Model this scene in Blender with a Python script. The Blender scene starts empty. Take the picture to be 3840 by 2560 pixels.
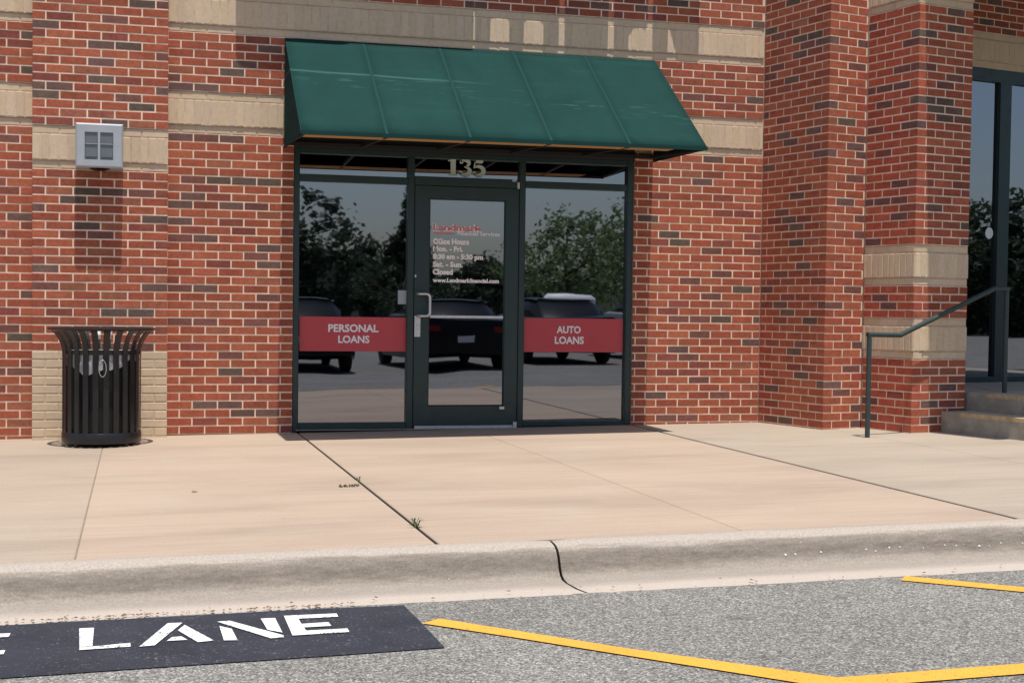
import bpy, math, random
from mathutils import Vector, Matrix, Euler

scene = bpy.context.scene
C = bpy.context.collection
R = math.radians

# ------------------------------------------------------------------ camera
cam_d = bpy.data.cameras.new('camera')
cam_d.sensor_width = 36.0
cam_d.lens = 36.0 * 5326.5184 / 3840.0
cam_d.shift_y = 60.0 / 3840.0
cam_d.clip_start = 0.05
cam_d.clip_end = 3000
cam = bpy.data.objects.new('camera', cam_d)
C.objects.link(cam)
YAW, PIT, ROL = 0.257817455, -0.033481367, 0.012720774
_r = Vector((math.cos(YAW), -math.sin(YAW), 0)); _f = Vector((math.sin(YAW), math.cos(YAW), 0)); _u = Vector((0, 0, 1))
_f2 = _f * math.cos(PIT) + _u * math.sin(PIT); _u2 = _u * math.cos(PIT) - _f * math.sin(PIT)
_r3 = _r * math.cos(ROL) + _u2 * math.sin(ROL); _u3 = _u2 * math.cos(ROL) - _r * math.sin(ROL)
cam.matrix_world = Matrix(((_r3.x, _u3.x, -_f2.x, -0.42994), (_r3.y, _u3.y, -_f2.y, -11.83490),
                           (_r3.z, _u3.z, -_f2.z, 1.05288), (0, 0, 0, 1)))
scene.camera = cam

# ------------------------------------------------------------------ light
world = bpy.data.worlds.new('World'); scene.world = world; world.use_nodes = True
wn = world.node_tree.nodes; wl = world.node_tree.links
bg = wn['Background']
sky = wn.new('ShaderNodeTexSky'); sky.sky_type = 'NISHITA'; sky.sun_disc = False
SUN_TO = Vector((0.015, -0.243, 1.0)).normalized()
sky.sun_elevation = math.asin(SUN_TO.z)
sky.sun_rotation = math.atan2(SUN_TO.x, SUN_TO.y)
sky.air_density = 1.0; sky.dust_density = 1.8; sky.ozone_density = 1.0
wl.new(sky.outputs[0], bg.inputs[0]); bg.inputs[1].default_value = 0.115
sun_d = bpy.data.lights.new('sun', 'SUN'); sun_d.energy = 5.0; sun_d.angle = R(0.53); sun_d.color = (1.0, 0.955, 0.885)
sun = bpy.data.objects.new('sun', sun_d); C.objects.link(sun)
sun.rotation_euler = (-SUN_TO).to_track_quat('-Z', 'Y').to_euler(); sun.location = (0, -6, 30)
vs = scene.view_settings
vs.view_transform = 'Standard'; vs.look = 'None'; vs.gamma = 1.0; vs.use_curve_mapping = False; vs.exposure = 0.15

# ------------------------------------------------------------------ measured frame of the place
BR = 0.2032; CO = BR / 3; ZB = 2.44756; GS = 0.013141
JN = 0.0108                                   # mortar joint
def gz(x): return GS * max(-8.0, min(12.0, x))
TH = 1.341184860
d1 = Vector((math.cos(TH), -math.sin(TH), 0)); d2 = Vector((math.sin(TH), math.cos(TH), 0))
PI0 = Vector((5.00205, 0, 0)); PK = PI0 + d1 * (4.347 * BR)
K2 = PK + d2 * (2.05 * BR); K3 = K2 + d1 * (3 * BR); K4 = K3 + d2 * (2.95 * BR)
XR0 = 20.75905 * BR
FX0, FX1, FZ1 = 0.812, 3.782, 2.372           # storefront opening

# ------------------------------------------------------------------ materials
def mat(name, col=(0.5, 0.5, 0.5), rough=0.6, metal=0.0, spec=0.5):
    m = bpy.data.materials.new(name); m.use_nodes = True
    b = m.node_tree.nodes['Principled BSDF']
    b.inputs['Base Color'].default_value = (*col, 1); b.inputs['Roughness'].default_value = rough
    b.inputs['Metallic'].default_value = metal; b.inputs['Specular IOR Level'].default_value = spec
    return m
class NT:
    def __init__(s, m): s.t = m.node_tree; s.n = s.t.nodes; s.l = s.t.links; s.b = s.n['Principled BSDF']
    def new(s, ty, **kw):
        n = s.n.new(ty)
        for k, v in kw.items(): setattr(n, k, v)
        return n
    def link(s, a, b): s.l.new(a, b)
    def pos(s, scale=(1, 1, 1), loc=(0, 0, 0), rot=(0, 0, 0)):
        g = s.new('ShaderNodeNewGeometry'); mp = s.new('ShaderNodeMapping')
        mp.inputs['Scale'].default_value = scale; mp.inputs['Location'].default_value = loc; mp.inputs['Rotation'].default_value = rot
        s.link(g.outputs['Position'], mp.inputs['Vector']); return mp.outputs[0]
    def noise(s, vec, scale, detail=4, rough=0.6, dist=0.0):
        n = s.new('ShaderNodeTexNoise'); n.inputs['Scale'].default_value = scale; n.inputs['Detail'].default_value = detail
        n.inputs['Roughness'].default_value = rough; n.inputs['Distortion'].default_value = dist
        if vec is not None: s.link(vec, n.inputs['Vector'])
        return n.outputs['Fac']
    def ramp(s, fac, stops, interp='LINEAR'):
        r = s.new('ShaderNodeValToRGB'); r.color_ramp.interpolation = interp
        e = r.color_ramp.elements
        while len(e) < len(stops): e.new(0.5)
        for i, (p, c) in enumerate(stops):
            e[i].position = p; e[i].color = (c, c, c, 1) if isinstance(c, (int, float)) else (*c, 1)
        s.link(fac, r.inputs[0]); return r.outputs[0]
    def mix(s, a, b, fac, mode='MIX'):
        m = s.new('ShaderNodeMix', data_type='RGBA', blend_type=mode)
        for i, v in ((0, fac), (6, a), (7, b)):
            if hasattr(v, 'links'): s.link(v, m.inputs[i])
            elif isinstance(v, (int, float)): m.inputs[i].default_value = v if i == 0 else (v, v, v, 1)
            else: m.inputs[i].default_value = (*v, 1)
        return m.outputs[2]
    def math(s, op, a, b=0.0):
        m = s.new('ShaderNodeMath', operation=op)
        for i, v in enumerate((a, b)):
            if hasattr(v, 'links'): s.link(v, m.inputs[i])
            else: m.inputs[i].default_value = v
        return m.outputs[0]
    def bump(s, h, strength=0.3, dist=0.002):
        b = s.new('ShaderNodeBump'); b.inputs['Strength'].default_value = strength; b.inputs['Distance'].default_value = dist
        s.link(h, b.inputs['Height']); s.link(b.outputs[0], s.b.inputs['Normal'])
    def base(s, c): s.link(c, s.b.inputs['Base Color'])

def brick_material(name, source):
    m = mat(name, rough=0.85, spec=0.25); t = NT(m)
    if source == 'object':
        col = t.new('ShaderNodeObjectInfo').outputs['Color']
    else:
        g = t.new('ShaderNodeNewGeometry')
        col = t.ramp(g.outputs['Random Per Island'], [(0.0, (0.13, 0.07, 0.066)), (0.14, (0.17, 0.06, 0.05)), (0.2, (0.33, 0.07, 0.042)),
                                                      (0.7, (0.40, 0.088, 0.05)), (1.0, (0.36, 0.10, 0.055))])
    p = t.pos()
    a = t.noise(p, 38, 5, 0.65); c = t.mix(col, t.ramp(a, [(0.25, 0.72), (0.5, 1.0), (0.75, 1.22)]), 1.0, 'MULTIPLY')
    sm = t.noise(t.pos((1, 1, 2.2), (3, 1, 7)), 14, 5, 0.7)
    c = t.mix(c, (0.46, 0.27, 0.2), t.ramp(sm, [(0.56, 0.0), (0.8, 0.25)]))
    c = t.mix(c, t.ramp(t.noise(t.pos((1, 1, .6), (4, 4, 4)), 1.3, 5, 0.65), [(0.3, 0.88), (0.7, 1.10)]), 1.0, 'MULTIPLY')
    c = t.mix(c, t.ramp(t.noise(t.pos((1, 1, 1.5), (1, 8, 4)), 9, 3, 0.6), [(0.3, 0.88), (0.7, 1.10)]), 1.0, 'MULTIPLY')
    pit = t.noise(p, 160, 3, 0.6)
    c = t.mix(c, (0.09, 0.04, 0.03), t.ramp(pit, [(0.66, 0.0), (0.74, 0.55)]))
    t.base(c); t.bump(t.noise(p, 120, 5, 0.7), 0.5, 0.003)
    return m
M_BRICK = brick_material('brick_clay', 'object'); M_BRICKJ = brick_material('brick_clay_joined', 'island')
def cream_material():
    m = mat('cream_brick_clay', rough=0.9, spec=0.2); t = NT(m)
    col = t.new('ShaderNodeObjectInfo').outputs['Color']; p = t.pos()
    c = t.mix(col, t.ramp(t.noise(p, 30, 6, 0.7), [(0.25, 0.87), (0.5, 1.0), (0.75, 1.09)]), 1.0, 'MULTIPLY')
    c = t.mix(c, (0.22, 0.16, 0.10), t.ramp(t.noise(p, 190, 2, 0.6), [(0.68, 0.0), (0.76, 0.5)]))
    t.base(c); t.bump(t.noise(p, 90, 5, 0.7), 0.4, 0.003); return m
M_CREAM = cream_material()
def mortar_material(name, c0):
    m = mat(name, rough=0.95, spec=0.1); t = NT(m); p = t.pos()
    c = t.mix(c0, t.ramp(t.noise(p, 9, 6, 0.7), [(0.3, 0.74), (0.7, 1.15)]), 1.0, 'MULTIPLY')
    t.base(c); t.bump(t.noise(p, 220, 3, 0.7), 0.5, 0.002); return m
M_MORTAR = mortar_material('mortar_pale', (0.80, 0.595, 0.46)); M_MORTARC = mortar_material('mortar_cream', (0.62, 0.48, 0.345))

def concrete_slab():
    m = mat('sidewalk_concrete', rough=0.9, spec=0.25); t = NT(m)
    col = t.new('ShaderNodeObjectInfo').outputs['Color']
    big = t.noise(t.pos((0.5, 1.6, 1)), 0.9, 5, 0.6, 0.4)
    c = t.mix(col, t.ramp(big, [(0.3, 0.83), (0.5, 1.0), (0.72, 1.09)]), 1.0, 'MULTIPLY')
    st = t.noise(t.pos((0.35, 9, 1)), 3.0, 6, 0.65, 0.3)
    c = t.mix(c, t.ramp(st, [(0.3, 0.9), (0.5, 1.0), (0.7, 1.05)]), 1.0, 'MULTIPLY')
    sp = t.noise(t.pos(), 140, 3, 0.6); c = t.mix(c, t.ramp(sp, [(0.3, 0.9), (0.7, 1.07)]), 1.0, 'MULTIPLY')
    stn = t.noise(t.pos((1, 1, 1), (7, 3, 0)), 1.3, 6, 0.7); c = t.mix(c, (0.40, 0.40, 0.34), t.ramp(stn, [(0.55, 0.0), (0.8, 0.30)]))
    spots = t.noise(t.pos((1, 1, 1), (2, 9, 0)), 9, 2, 0.5); c = t.mix(c, (0.2, 0.16, 0.12), t.ramp(spots, [(0.76, 0.0), (0.82, 0.35)]))
    t.base(c); t.bump(t.noise(t.pos((0.6, 6, 1)), 60, 4, 0.7), 0.25, 0.003); return m
M_SLAB = concrete_slab()
def kerb_material():
    m = mat('kerb_concrete', rough=0.92, spec=0.2); t = NT(m)
    c0 = t.ramp(t.noise(t.pos(), 95, 4, 0.75), [(0.3, (0.27, 0.232, 0.198)), (0.5, (0.37, 0.323, 0.278)), (0.7, (0.45, 0.40, 0.35))])
    g = t.new('ShaderNodeNewGeometry'); sx = t.new('ShaderNodeSeparateXYZ'); t.link(g.outputs['Position'], sx.inputs[0])
    # tyre and splash grime with shade painted in below the nose, ragged edges
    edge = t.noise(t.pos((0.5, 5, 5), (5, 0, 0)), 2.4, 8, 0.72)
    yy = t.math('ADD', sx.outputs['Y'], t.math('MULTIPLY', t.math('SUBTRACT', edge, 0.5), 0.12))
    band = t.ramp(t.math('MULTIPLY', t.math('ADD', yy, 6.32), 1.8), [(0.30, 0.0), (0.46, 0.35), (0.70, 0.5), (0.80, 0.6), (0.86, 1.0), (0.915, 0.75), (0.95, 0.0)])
    dirt_shade = t.noise(t.pos((0.7, 3, 3)), 16, 8, 0.78)
    f = t.math('MULTIPLY', band, t.ramp(dirt_shade, [(0.25, 0.35), (0.7, 0.85)]))
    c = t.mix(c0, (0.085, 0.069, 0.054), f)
    pale = t.ramp(t.math('MULTIPLY', t.math('ADD', yy, 6.32), 1.8), [(0.36, 0.55), (0.58, 0.0)])   # rain-washed gutter pan
    c = t.mix(c, (0.50, 0.435, 0.375), t.math('MULTIPLY', pale, t.ramp(dirt_shade, [(0.3, 0.5), (0.7, 1.0)])))
    fl = t.noise(t.pos((1, 1, 1), (9, 9, 3)), 42, 2, 0.5); c = t.mix(c, (0.66, 0.6, 0.5), t.ramp(fl, [(0.72, 0.0), (0.80, 0.35)]))
    t.base(c); t.bump(t.noise(t.pos(), 110, 4, 0.75), 0.6, 0.004); return m
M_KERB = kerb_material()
def asphalt_material():
    m = mat('asphalt_aggregate', rough=0.9, spec=0.3); t = NT(m)
    v = t.new('ShaderNodeTexVoronoi'); v.inputs['Scale'].default_value = 160; t.link(t.pos(), v.inputs['Vector'])
    sp = t.new('ShaderNodeSeparateColor'); t.link(v.outputs['Color'], sp.inputs[0])
    c = t.ramp(sp.outputs[0], [(0.0, (0.07, 0.069, 0.067)), (0.28, (0.13, 0.127, 0.12)), (0.6, (0.195, 0.19, 0.175)), (0.86, (0.28, 0.27, 0.245)), (1.0, (0.43, 0.41, 0.365))])
    v2 = t.noise(t.pos(), 45, 4, 0.75); c = t.mix(c, t.ramp(v2, [(0.32, 0.72), (0.5, 1.0), (0.7, 1.22)]), 1.0, 'MULTIPLY')
    b = t.noise(t.pos(), 0.8, 5, 0.6); c = t.mix(c, t.ramp(b, [(0.3, 0.84), (0.7, 1.12)]), 1.0, 'MULTIPLY')
    o = t.noise(t.pos((0.7, 2.2, 1), (4, 2, 0)), 2.6, 4, 0.6); c = t.mix(c, (0.05, 0.047, 0.045), t.ramp(o, [(0.66, 0.0), (0.76, 0.6)]))
    k = t.noise(t.pos((1, 3, 1), (8, 1, 0)), 9, 3, 0.6); c = t.mix(c, (0.04, 0.038, 0.036), t.ramp(k, [(0.70, 0.0), (0.76, 0.6)]))
    t.base(c); t.bump(t.math('SUBTRACT', 1.0, v.outputs['Distance']), 0.5, 0.006); return m
M_ASPH = asphalt_material()
def paint(name, col, under, lo=0.62, hi=0.7, var=0.12):
    m = mat(name, rough=0.7, spec=0.35); t = NT(m)
    c = t.mix(col, t.ramp(t.noise(t.pos(), 3.5, 6, 0.7), [(0.3, 1 - var), (0.7, 1 + var)]), 1.0, 'MULTIPLY')
    c = t.mix(c, t.ramp(t.noise(t.pos(), 110, 3, 0.7), [(0.3, 0.85), (0.7, 1.1)]), 1.0, 'MULTIPLY')
    c = t.mix(c, under, t.ramp(t.math('ADD', t.math('MULTIPLY', t.noise(t.pos((1, 1, 1), (3, 4, 0)), 75, 4, 0.75), 0.72), t.math('MULTIPLY', t.noise(t.pos((1, 1, 1), (1, 4, 6)), 11, 5, 0.7), 0.28)), [(lo - .03, 0.0), (hi - .03, 1.0)]))
    t.base(c); t.bump(t.noise(t.pos(), 100, 3, 0.7), 0.5, 0.004); return m
M_BLACKP = paint('black_road_paint', (0.023, 0.0255, 0.036), (0.20, 0.20, 0.20), 0.60, 0.70, 0.3)
M_WHITEP = paint('white_road_paint', (0.72, 0.72, 0.71), (0.05, 0.05, 0.06), 0.585, 0.615, 0.08)
M_YELLOWP = paint('yellow_road_paint', (0.68, 0.335, 0.045), (0.12, 0.10, 0.07), 0.615, 0.65, 0.08)

def frame_paint():
    m = mat('dark_green_aluminium', (0.017, 0.038, 0.037), 0.32, 0.0, 0.5); t = NT(m)
    c = t.mix((0.017, 0.038, 0.037), (0.035, 0.05, 0.048), t.ramp(t.noise(t.pos(), 7, 6, 0.7), [(0.5, 0.0), (0.8, 0.6)]))
    t.base(c); t.link(t.ramp(t.noise(t.pos(), 20, 4, 0.6), [(0.3, 0.28), (0.7, 0.5)]), t.b.inputs['Roughness']); return m
M_FRAME = frame_paint()
def glass_material(name, tint=(0.10, 0.11, 0.10), ior=3.4):
    m = bpy.data.materials.new(name); m.use_nodes = True; nt = m.node_tree; n = nt.nodes; n.clear()
    out = n.new('ShaderNodeOutputMaterial'); mx = n.new('ShaderNodeMixShader'); fr = n.new('ShaderNodeFresnel'); fr.inputs[0].default_value = ior
    tr = n.new('ShaderNodeBsdfTransparent'); tr.inputs[0].default_value = (*tint, 1)
    gl = n.new('ShaderNodeBsdfGlossy'); gl.inputs['Roughness'].default_value = 0.013; gl.inputs['Color'].default_value = (0.84, 0.88, 1.0, 1)
    nz = n.new('ShaderNodeTexNoise'); nz.inputs['Scale'].default_value = 1.6; nz.inputs['Detail'].default_value = 1
    g = n.new('ShaderNodeNewGeometry'); nt.links.new(g.outputs['Position'], nz.inputs['Vector'])
    bp = n.new('ShaderNodeBump'); bp.inputs['Strength'].default_value = 0.05; bp.inputs['Distance'].default_value = 0.02
    nt.links.new(nz.outputs['Fac'], bp.inputs['Height']); nt.links.new(bp.outputs[0], gl.inputs['Normal'])
    nt.links.new(fr.outputs[0], mx.inputs[0]); nt.links.new(tr.outputs[0], mx.inputs[1]); nt.links.new(gl.outputs[0], mx.inputs[2])
    nt.links.new(mx.outputs[0], out.inputs[0]); return m
M_GLASS = glass_material('tinted_glass')
def awning_fabric():
    m = mat('teal_awning_fabric', rough=0.95, spec=0.08); t = NT(m)
    c = t.mix((0.0112, 0.0425, 0.0385), t.ramp(t.noise(t.pos((1.2, 1, 1)), 2.0, 6, 0.65), [(0.3, 0.88), (0.7, 1.14)]), 1.0, 'MULTIPLY')
    # pale scuffs rubbed into the cloth along a crease half way down
    g = t.new('ShaderNodeNewGeometry'); sx = t.new('ShaderNodeSeparateXYZ'); t.link(g.outputs['Position'], sx.inputs[0])
    z = t.math('ADD', sx.outputs['Z'], t.math('MULTIPLY', sx.outputs['X'], 0.075))
    near = t.ramp(t.math('ABSOLUTE', t.math('SUBTRACT', z, 2.955)), [(0.0, 1.0), (0.06, 0.55), (0.10, 0.0)])
    blob = t.ramp(t.noise(t.pos((0.9, 1, 9), (1, 5, 2)), 5.0, 4, 0.6), [(0.58, 0.0), (0.74, 0.6)])
    c = t.mix(c, (0.06, 0.15, 0.145), t.math('MULTIPLY', near, blob))
    crease = t.ramp(t.math('ABSOLUTE', t.math('SUBTRACT', t.math('ADD', sx.outputs['Z'], t.math('MULTIPLY', sx.outputs['X'], 0.022)), 2.945)), [(0.0, 0.5), (0.006, 0.35), (0.012, 0.0)])
    c = t.mix(c, (0.06, 0.15, 0.145), t.math('MULTIPLY', crease, t.ramp(t.math('MULTIPLY', sx.outputs['X'], 0.25), [(0.45, 1.0), (0.6, 0.0)])))
    fade = t.ramp(t.noise(t.pos((0.4, 2, 3), (8, 1, 1)), 3, 6, 0.7), [(0.55, 0.0), (0.8, 0.25)]); c = t.mix(c, (0.025, 0.085, 0.088), fade)
    t.base(c); t.bump(t.noise(t.pos((1, 1, 1)), 260, 2, 0.5), 0.2, 0.001); return m
M_AWN = awning_fabric(); M_SEAM = mat('awning_seam_thread', (0.0130, 0.047, 0.043), 0.95, 0, 0.08); M_TAN = mat('tan_awning_lining', (0.46, 0.25, 0.09), 0.8)
M_BAR = mat('awning_frame_steel', (0.02, 0.02, 0.02), 0.6, 0.3)
def noisy(name, c, amp=0.2, sc=12, rough=0.5, metal=0.0, spec=0.5, bump=0.0):
    m = mat(name, c, rough, metal, spec); t = NT(m)
    t.base(t.mix(c, t.ramp(t.noise(t.pos(), sc, 5, 0.65), [(0.3, 1 - amp), (0.7, 1 + amp)]), 1.0, 'MULTIPLY'))
    if bump: t.bump(t.noise(t.pos(), sc * 8, 4, 0.7), bump, 0.003)
    return m
M_SILVER = noisy('brushed_aluminium', (0.62, 0.62, 0.63), 0.12, 30, 0.38, 0.7)
M_RED = noisy('red_vinyl', (0.50, 0.055, 0.068), 0.06, 3, 0.45)
M_WHITE = mat('white_vinyl', (0.80, 0.80, 0.80), 0.5); M_PINK = mat('white_door_lettering', (0.92, 0.84, 0.84), 0.6); M_LRED = mat('red_door_lettering', (0.62, 0.20, 0.22), 0.6)
M_NUM = mat('house_number_grey', (0.52, 0.62, 0.58), 0.6)
M_CANB = noisy('black_powder_coat', (0.010, 0.010, 0.011), 0.3, 25, 0.34, 0.0, 0.5)
M_LINER = mat('black_plastic_liner', (0.006, 0.006, 0.007), 0.6); M_BAG = noisy('clear_grey_bin_bag', (0.42, 0.42, 0.45), 0.4, 30, 0.35, 0.0, 0.5, 0.6)
M_FIX = noisy('grey_light_casing', (0.36, 0.38, 0.42), 0.06, 9, 0.5); M_FIXP = noisy('grey_light_louvre', (0.145, 0.165, 0.185), 0.06, 14, 0.55)
M_STEP = noisy('step_concrete', (0.33, 0.30, 0.25), 0.22, 7, 0.92, 0.0, 0.2, 0.5); M_NOSE = noisy('yellow_step_edge', (0.46, 0.34, 0.19), 0.3, 14, 0.8)
M_RAIL = noisy('green_rail_paint', (0.028, 0.048, 0.044), 0.2, 25, 0.45)
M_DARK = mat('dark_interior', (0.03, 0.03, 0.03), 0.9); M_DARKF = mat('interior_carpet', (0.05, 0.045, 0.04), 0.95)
M_LITTER = noisy('leaf_litter', (0.22, 0.12, 0.045), 0.5, 90, 0.9)
M_LEAF = noisy('dry_leaf', (0.085, 0.06, 0.03), 0.3, 60, 0.8); M_WEED = noisy('weed_green', (0.07, 0.11, 0.03), 0.3, 60, 0.8)
def foliage(name, c, sc):
    m = noisy(name, c, 0.45, sc, 0.7); n = m.node_tree.nodes; l = m.node_tree.links; b = n['Principled BSDF']
    tl = n.new('ShaderNodeBsdfTranslucent'); mx = n.new('ShaderNodeMixShader'); mx.inputs[0].default_value = 0.4
    l.new(b.inputs['Base Color'].links[0].from_socket, tl.inputs[0]); l.new(b.outputs[0], mx.inputs[1]); l.new(tl.outputs[0], mx.inputs[2]); l.new(mx.outputs[0], n['Material Output'].inputs[0]); return m
M_TREE = foliage('tree_foliage', (0.14, 0.20, 0.08), 1.3); M_TREED = foliage('dark_tree_foliage', (0.034, 0.055, 0.027), 0.8)
M_BARK = noisy('bark', (0.09, 0.07, 0.05), 0.3, 9, 0.95, 0, 0.2, 0.5); M_GRASS = noisy('grass_verge', (0.06, 0.085, 0.025), 0.35, 3, 0.95, 0, 0.2)
M_TYRE = mat('tyre_rubber', (0.014, 0.014, 0.014), 0.85); M_CARGL = mat('car_window_glass', (0.008, 0.009, 0.010), 0.3, 0.0, 0.12)
M_TAIL = mat('tail_lamp_red', (0.22, 0.010, 0.01), 0.2); M_PLATE = mat('number_plate_white', (0.7, 0.7, 0.7), 0.5)
M_JOINT = noisy('tooled_joint_concrete', (0.20, 0.165, 0.13), 0.3, 20, 0.95, 0, 0.1)
M_SEAL = mat('joint_filler_dark', (0.032, 0.028, 0.024), 0.95, 0, 0.1)

# ------------------------------------------------------------------ mesh helpers
class MB:
    def __init__(s): s.v = []; s.f = []; s.m = []
    def add(s, vs, fs, mi=0):
        o = len(s.v); s.v += [Vector(v) for v in vs]; s.f += [tuple(i + o for i in f) for f in fs]; s.m += [mi] * len(fs); return s
    def box(s, lo, hi, mi=0, M=None):
        x0, y0, z0 = lo; x1, y1, z1 = hi
        vs = [Vector(v) for v in ((x0, y0, z0), (x1, y0, z0), (x1, y1, z0), (x0, y1, z0), (x0, y0, z1), (x1, y0, z1), (x1, y1, z1), (x0, y1, z1))]
        if M is not None: vs = [M @ v for v in vs]
        return s.add(vs, [(0, 3, 2, 1), (4, 5, 6, 7), (0, 1, 5, 4), (1, 2, 6, 5), (2, 3, 7, 6), (3, 0, 4, 7)], mi)
    def bar(s, a, b, w, h, up=Vector((0, 0, 1)), mi=0):
        a = Vector(a); b = Vector(b); d = (b - a); L = d.length; d.normalize(); sd = d.cross(up)
        if sd.length < 1e-4: sd = d.cross(Vector((0, 1, 0)))
        sd.normalize(); uu = sd.cross(d)
        M = Matrix((( d.x, sd.x, uu.x, a.x), (d.y, sd.y, uu.y, a.y), (d.z, sd.z, uu.z, a.z), (0, 0, 0, 1)))
        return s.box((0, -w / 2, -h / 2), (L, w / 2, h / 2), mi, M)
    def tube(s, pts, r, n=10, closed=False, mi=0, caps=True):
        pts = [Vector(p) for p in pts]; N = len(pts); rings = []; prev = None
        for i, p in enumerate(pts):
            a = pts[(i - 1) % N] if (closed or i > 0) else p; b = pts[(i + 1) % N] if (closed or i < N - 1) else p
            t = (b - a).normalized()
            if prev is None:
                prev = t.orthogonal().normalized()
            prev = (prev - t * prev.dot(t)).normalized(); q = t.cross(prev); rr = r[i] if isinstance(r, (list, tuple)) else r
            rings.append([p + (prev * math.cos(2 * math.pi * k / n) + q * math.sin(2 * math.pi * k / n)) * rr for k in range(n)])
        vs = [v for g in rings for v in g]; fs = []
        for i in range(N if closed else N - 1):
            j = (i + 1) % N
            for k in range(n): fs.append((i * n + k, i * n + (k + 1) % n, j * n + (k + 1) % n, j * n + k))
        if not closed and caps: fs += [tuple(range(n - 1, -1, -1)), tuple((N - 1) * n + k for k in range(n))]
        return s.add(vs, fs, mi)
    def lathe(s, prof, c, n=48, mi=0, a0=0.0, a1=2 * math.pi):
        full = abs(a1 - a0 - 2 * math.pi) < 1e-6; cnt = n if full else n + 1; vs = []; fs = []
        for k in range(cnt):
            a = a0 + (a1 - a0) * k / n
            for (r, z) in prof: vs.append((c[0] + r * math.cos(a), c[1] + r * math.sin(a), c[2] + z))
        m = len(prof)
        for k in range(n):
            j = (k + 1) % cnt
            for i in range(m - 1): fs.append((k * m + i, j * m + i, j * m + i + 1, k * m + i + 1))
        return s.add(vs, fs, mi)
    def prism(s, poly, M, depth, mi=0):
        n = len(poly); A = 0
        for i in range(n): A += poly[i][0] * poly[(i + 1) % n][1] - poly[(i + 1) % n][0] * poly[i][1]
        if A < 0: poly = poly[::-1]
        vs = [M @ Vector((a, b, 0)) for a, b in poly] + [M @ Vector((a, b, -depth)) for a, b in poly]
        fs = [tuple(range(n)), tuple(range(2 * n - 1, n - 1, -1))] + [(i, i + n, (i + 1) % n + n, (i + 1) % n) for i in range(n)]
        return s.add(vs, fs, mi)
    def build(s, name, mats, parent=None, base=None, smooth=False, **tags):
        base = Vector(base) if base is not None else (Vector(parent['_b']) if parent is not None and '_b' in parent else Vector((0, 0, 0)))
        me = bpy.data.meshes.new(name); me.from_pydata([v - base for v in s.v], [], s.f)
        for m in (mats if isinstance(mats, (list, tuple)) else [mats]): me.materials.append(m)
        if len(me.materials) > 1: me.polygons.foreach_set('material_index', s.m)
        if smooth:
            me.polygons.foreach_set('use_smooth', [True] * len(me.polygons)); me.set_sharp_from_angle(angle=R(40))
        o = bpy.data.objects.new(name, me); C.objects.link(o)
        if parent is not None: o.parent = parent
        else: o.location = base
        o['_b'] = tuple(base)
        for k, v in tags.items(): o[k] = v
        return o
def thing(name, label, cat, base=(0, 0, 0), group=None):
    o = bpy.data.objects.new(name, None); C.objects.link(o); o.location = base; o['_b'] = tuple(base)
    o.empty_display_size = 0.2; o['label'] = label; o['category'] = cat
    if group: o['group'] = group
    return o
def tag(o, label, cat, group=None):
    o['label'] = label; o['category'] = cat
    if group: o['group'] = group
    return o
def struct(o): o['kind'] = 'structure'; return o
PLY = Matrix(((1, 0, 0, 0), (0, 0, -1, 0), (0, 1, 0, 0), (0, 0, 0, 1)))      # polygon (x, z) that faces -Y
def text_mesh(txt, size, bold=0.0, extrude=0.0, align='LEFT', wscale=1.0):
    cu = bpy.data.curves.new('text', 'FONT'); cu.body = txt; cu.size = size; cu.offset = bold; cu.extrude = extrude; cu.align_x = align
    cu.resolution_u = 3
    o = bpy.data.objects.new('text', cu); C.objects.link(o); bpy.context.view_layer.update()
    me = bpy.data.meshes.new_from_object(o.evaluated_get(bpy.context.evaluated_depsgraph_get()))
    bpy.data.objects.remove(o); bpy.data.curves.remove(cu)
    xs = [v.co.x for v in me.vertices]; ys = [v.co.y for v in me.vertices]
    return me, min(xs), max(xs), min(ys), max(ys)
def place_text(name, txt, x0, x1, zb, zcap, y, m, parent, bold=0.0, thick=0.001):
    """a line of lettering facing -Y between x0 and x1, its baseline at zb and its capitals up to zcap"""
    me, a, b, c, d = text_mesh(txt, 1.0, bold, 0.0); _, _, _, _, cap = text_mesh('H', 1.0, bold)
    sx = (x1 - x0) / (b - a); sz = (zcap - zb) / cap; base = Vector(parent['_b'])
    for v in me.vertices: v.co = Vector((x0 + (v.co.x - a) * sx, y, zb + v.co.y * sz)) - base
    me.materials.clear(); me.materials.append(m)
    o = bpy.data.objects.new(name, me); C.objects.link(o); o.parent = parent; o['_b'] = tuple(base); return o

# ------------------------------------------------------------------ ground
rng = random.Random(11)
xs = [-60, -30, -14, -8, -4, 0, 4, 8, 12, 20, 40, 70]; ys = [-120, -60, -30, -16, -9, -6.27]
mb = MB(); 
for yy in ys:
    for xx in xs: mb.v.append(Vector((xx * (30 if abs(xx) > 50 else 1), yy * (10 if yy < -100 else 1), gz(xx) - 0.130)))
n = len(xs)
for j in range(len(ys) - 1):
    for i in range(n - 1): mb.f.append((j * n + i, j * n + i + 1, (j + 1) * n + i + 1, (j + 1) * n + i)); mb.m.append(0)
struct(mb.build('parking_lot', M_ASPH))
mb = MB()                                                   # earth under slabs so no joint sees through
mb.add([(-40, -5.9, gz(-40) - 0.16), (-8, -5.9, gz(-8) - 0.16), (12, -5.9, gz(12) - 0.16), (40, -5.9, gz(12) - 0.16),
        (40, 6, gz(12) - 0.16), (12, 6, gz(12) - 0.16), (-8, 6, gz(-8) - 0.16), (-40, 6, gz(-40) - 0.16)],
       [(0, 1, 6, 7), (1, 2, 5, 6), (2, 3, 4, 5)])
struct(mb.build('ground', M_SEAL))
mb = MB(); mb.add([(-200, -400, -0.22), (200, -400, -0.22), (200, -41, -0.09 + 0.10), (-200, -41, -0.09 + 0.10)], [(0, 1, 2, 3)])
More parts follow.
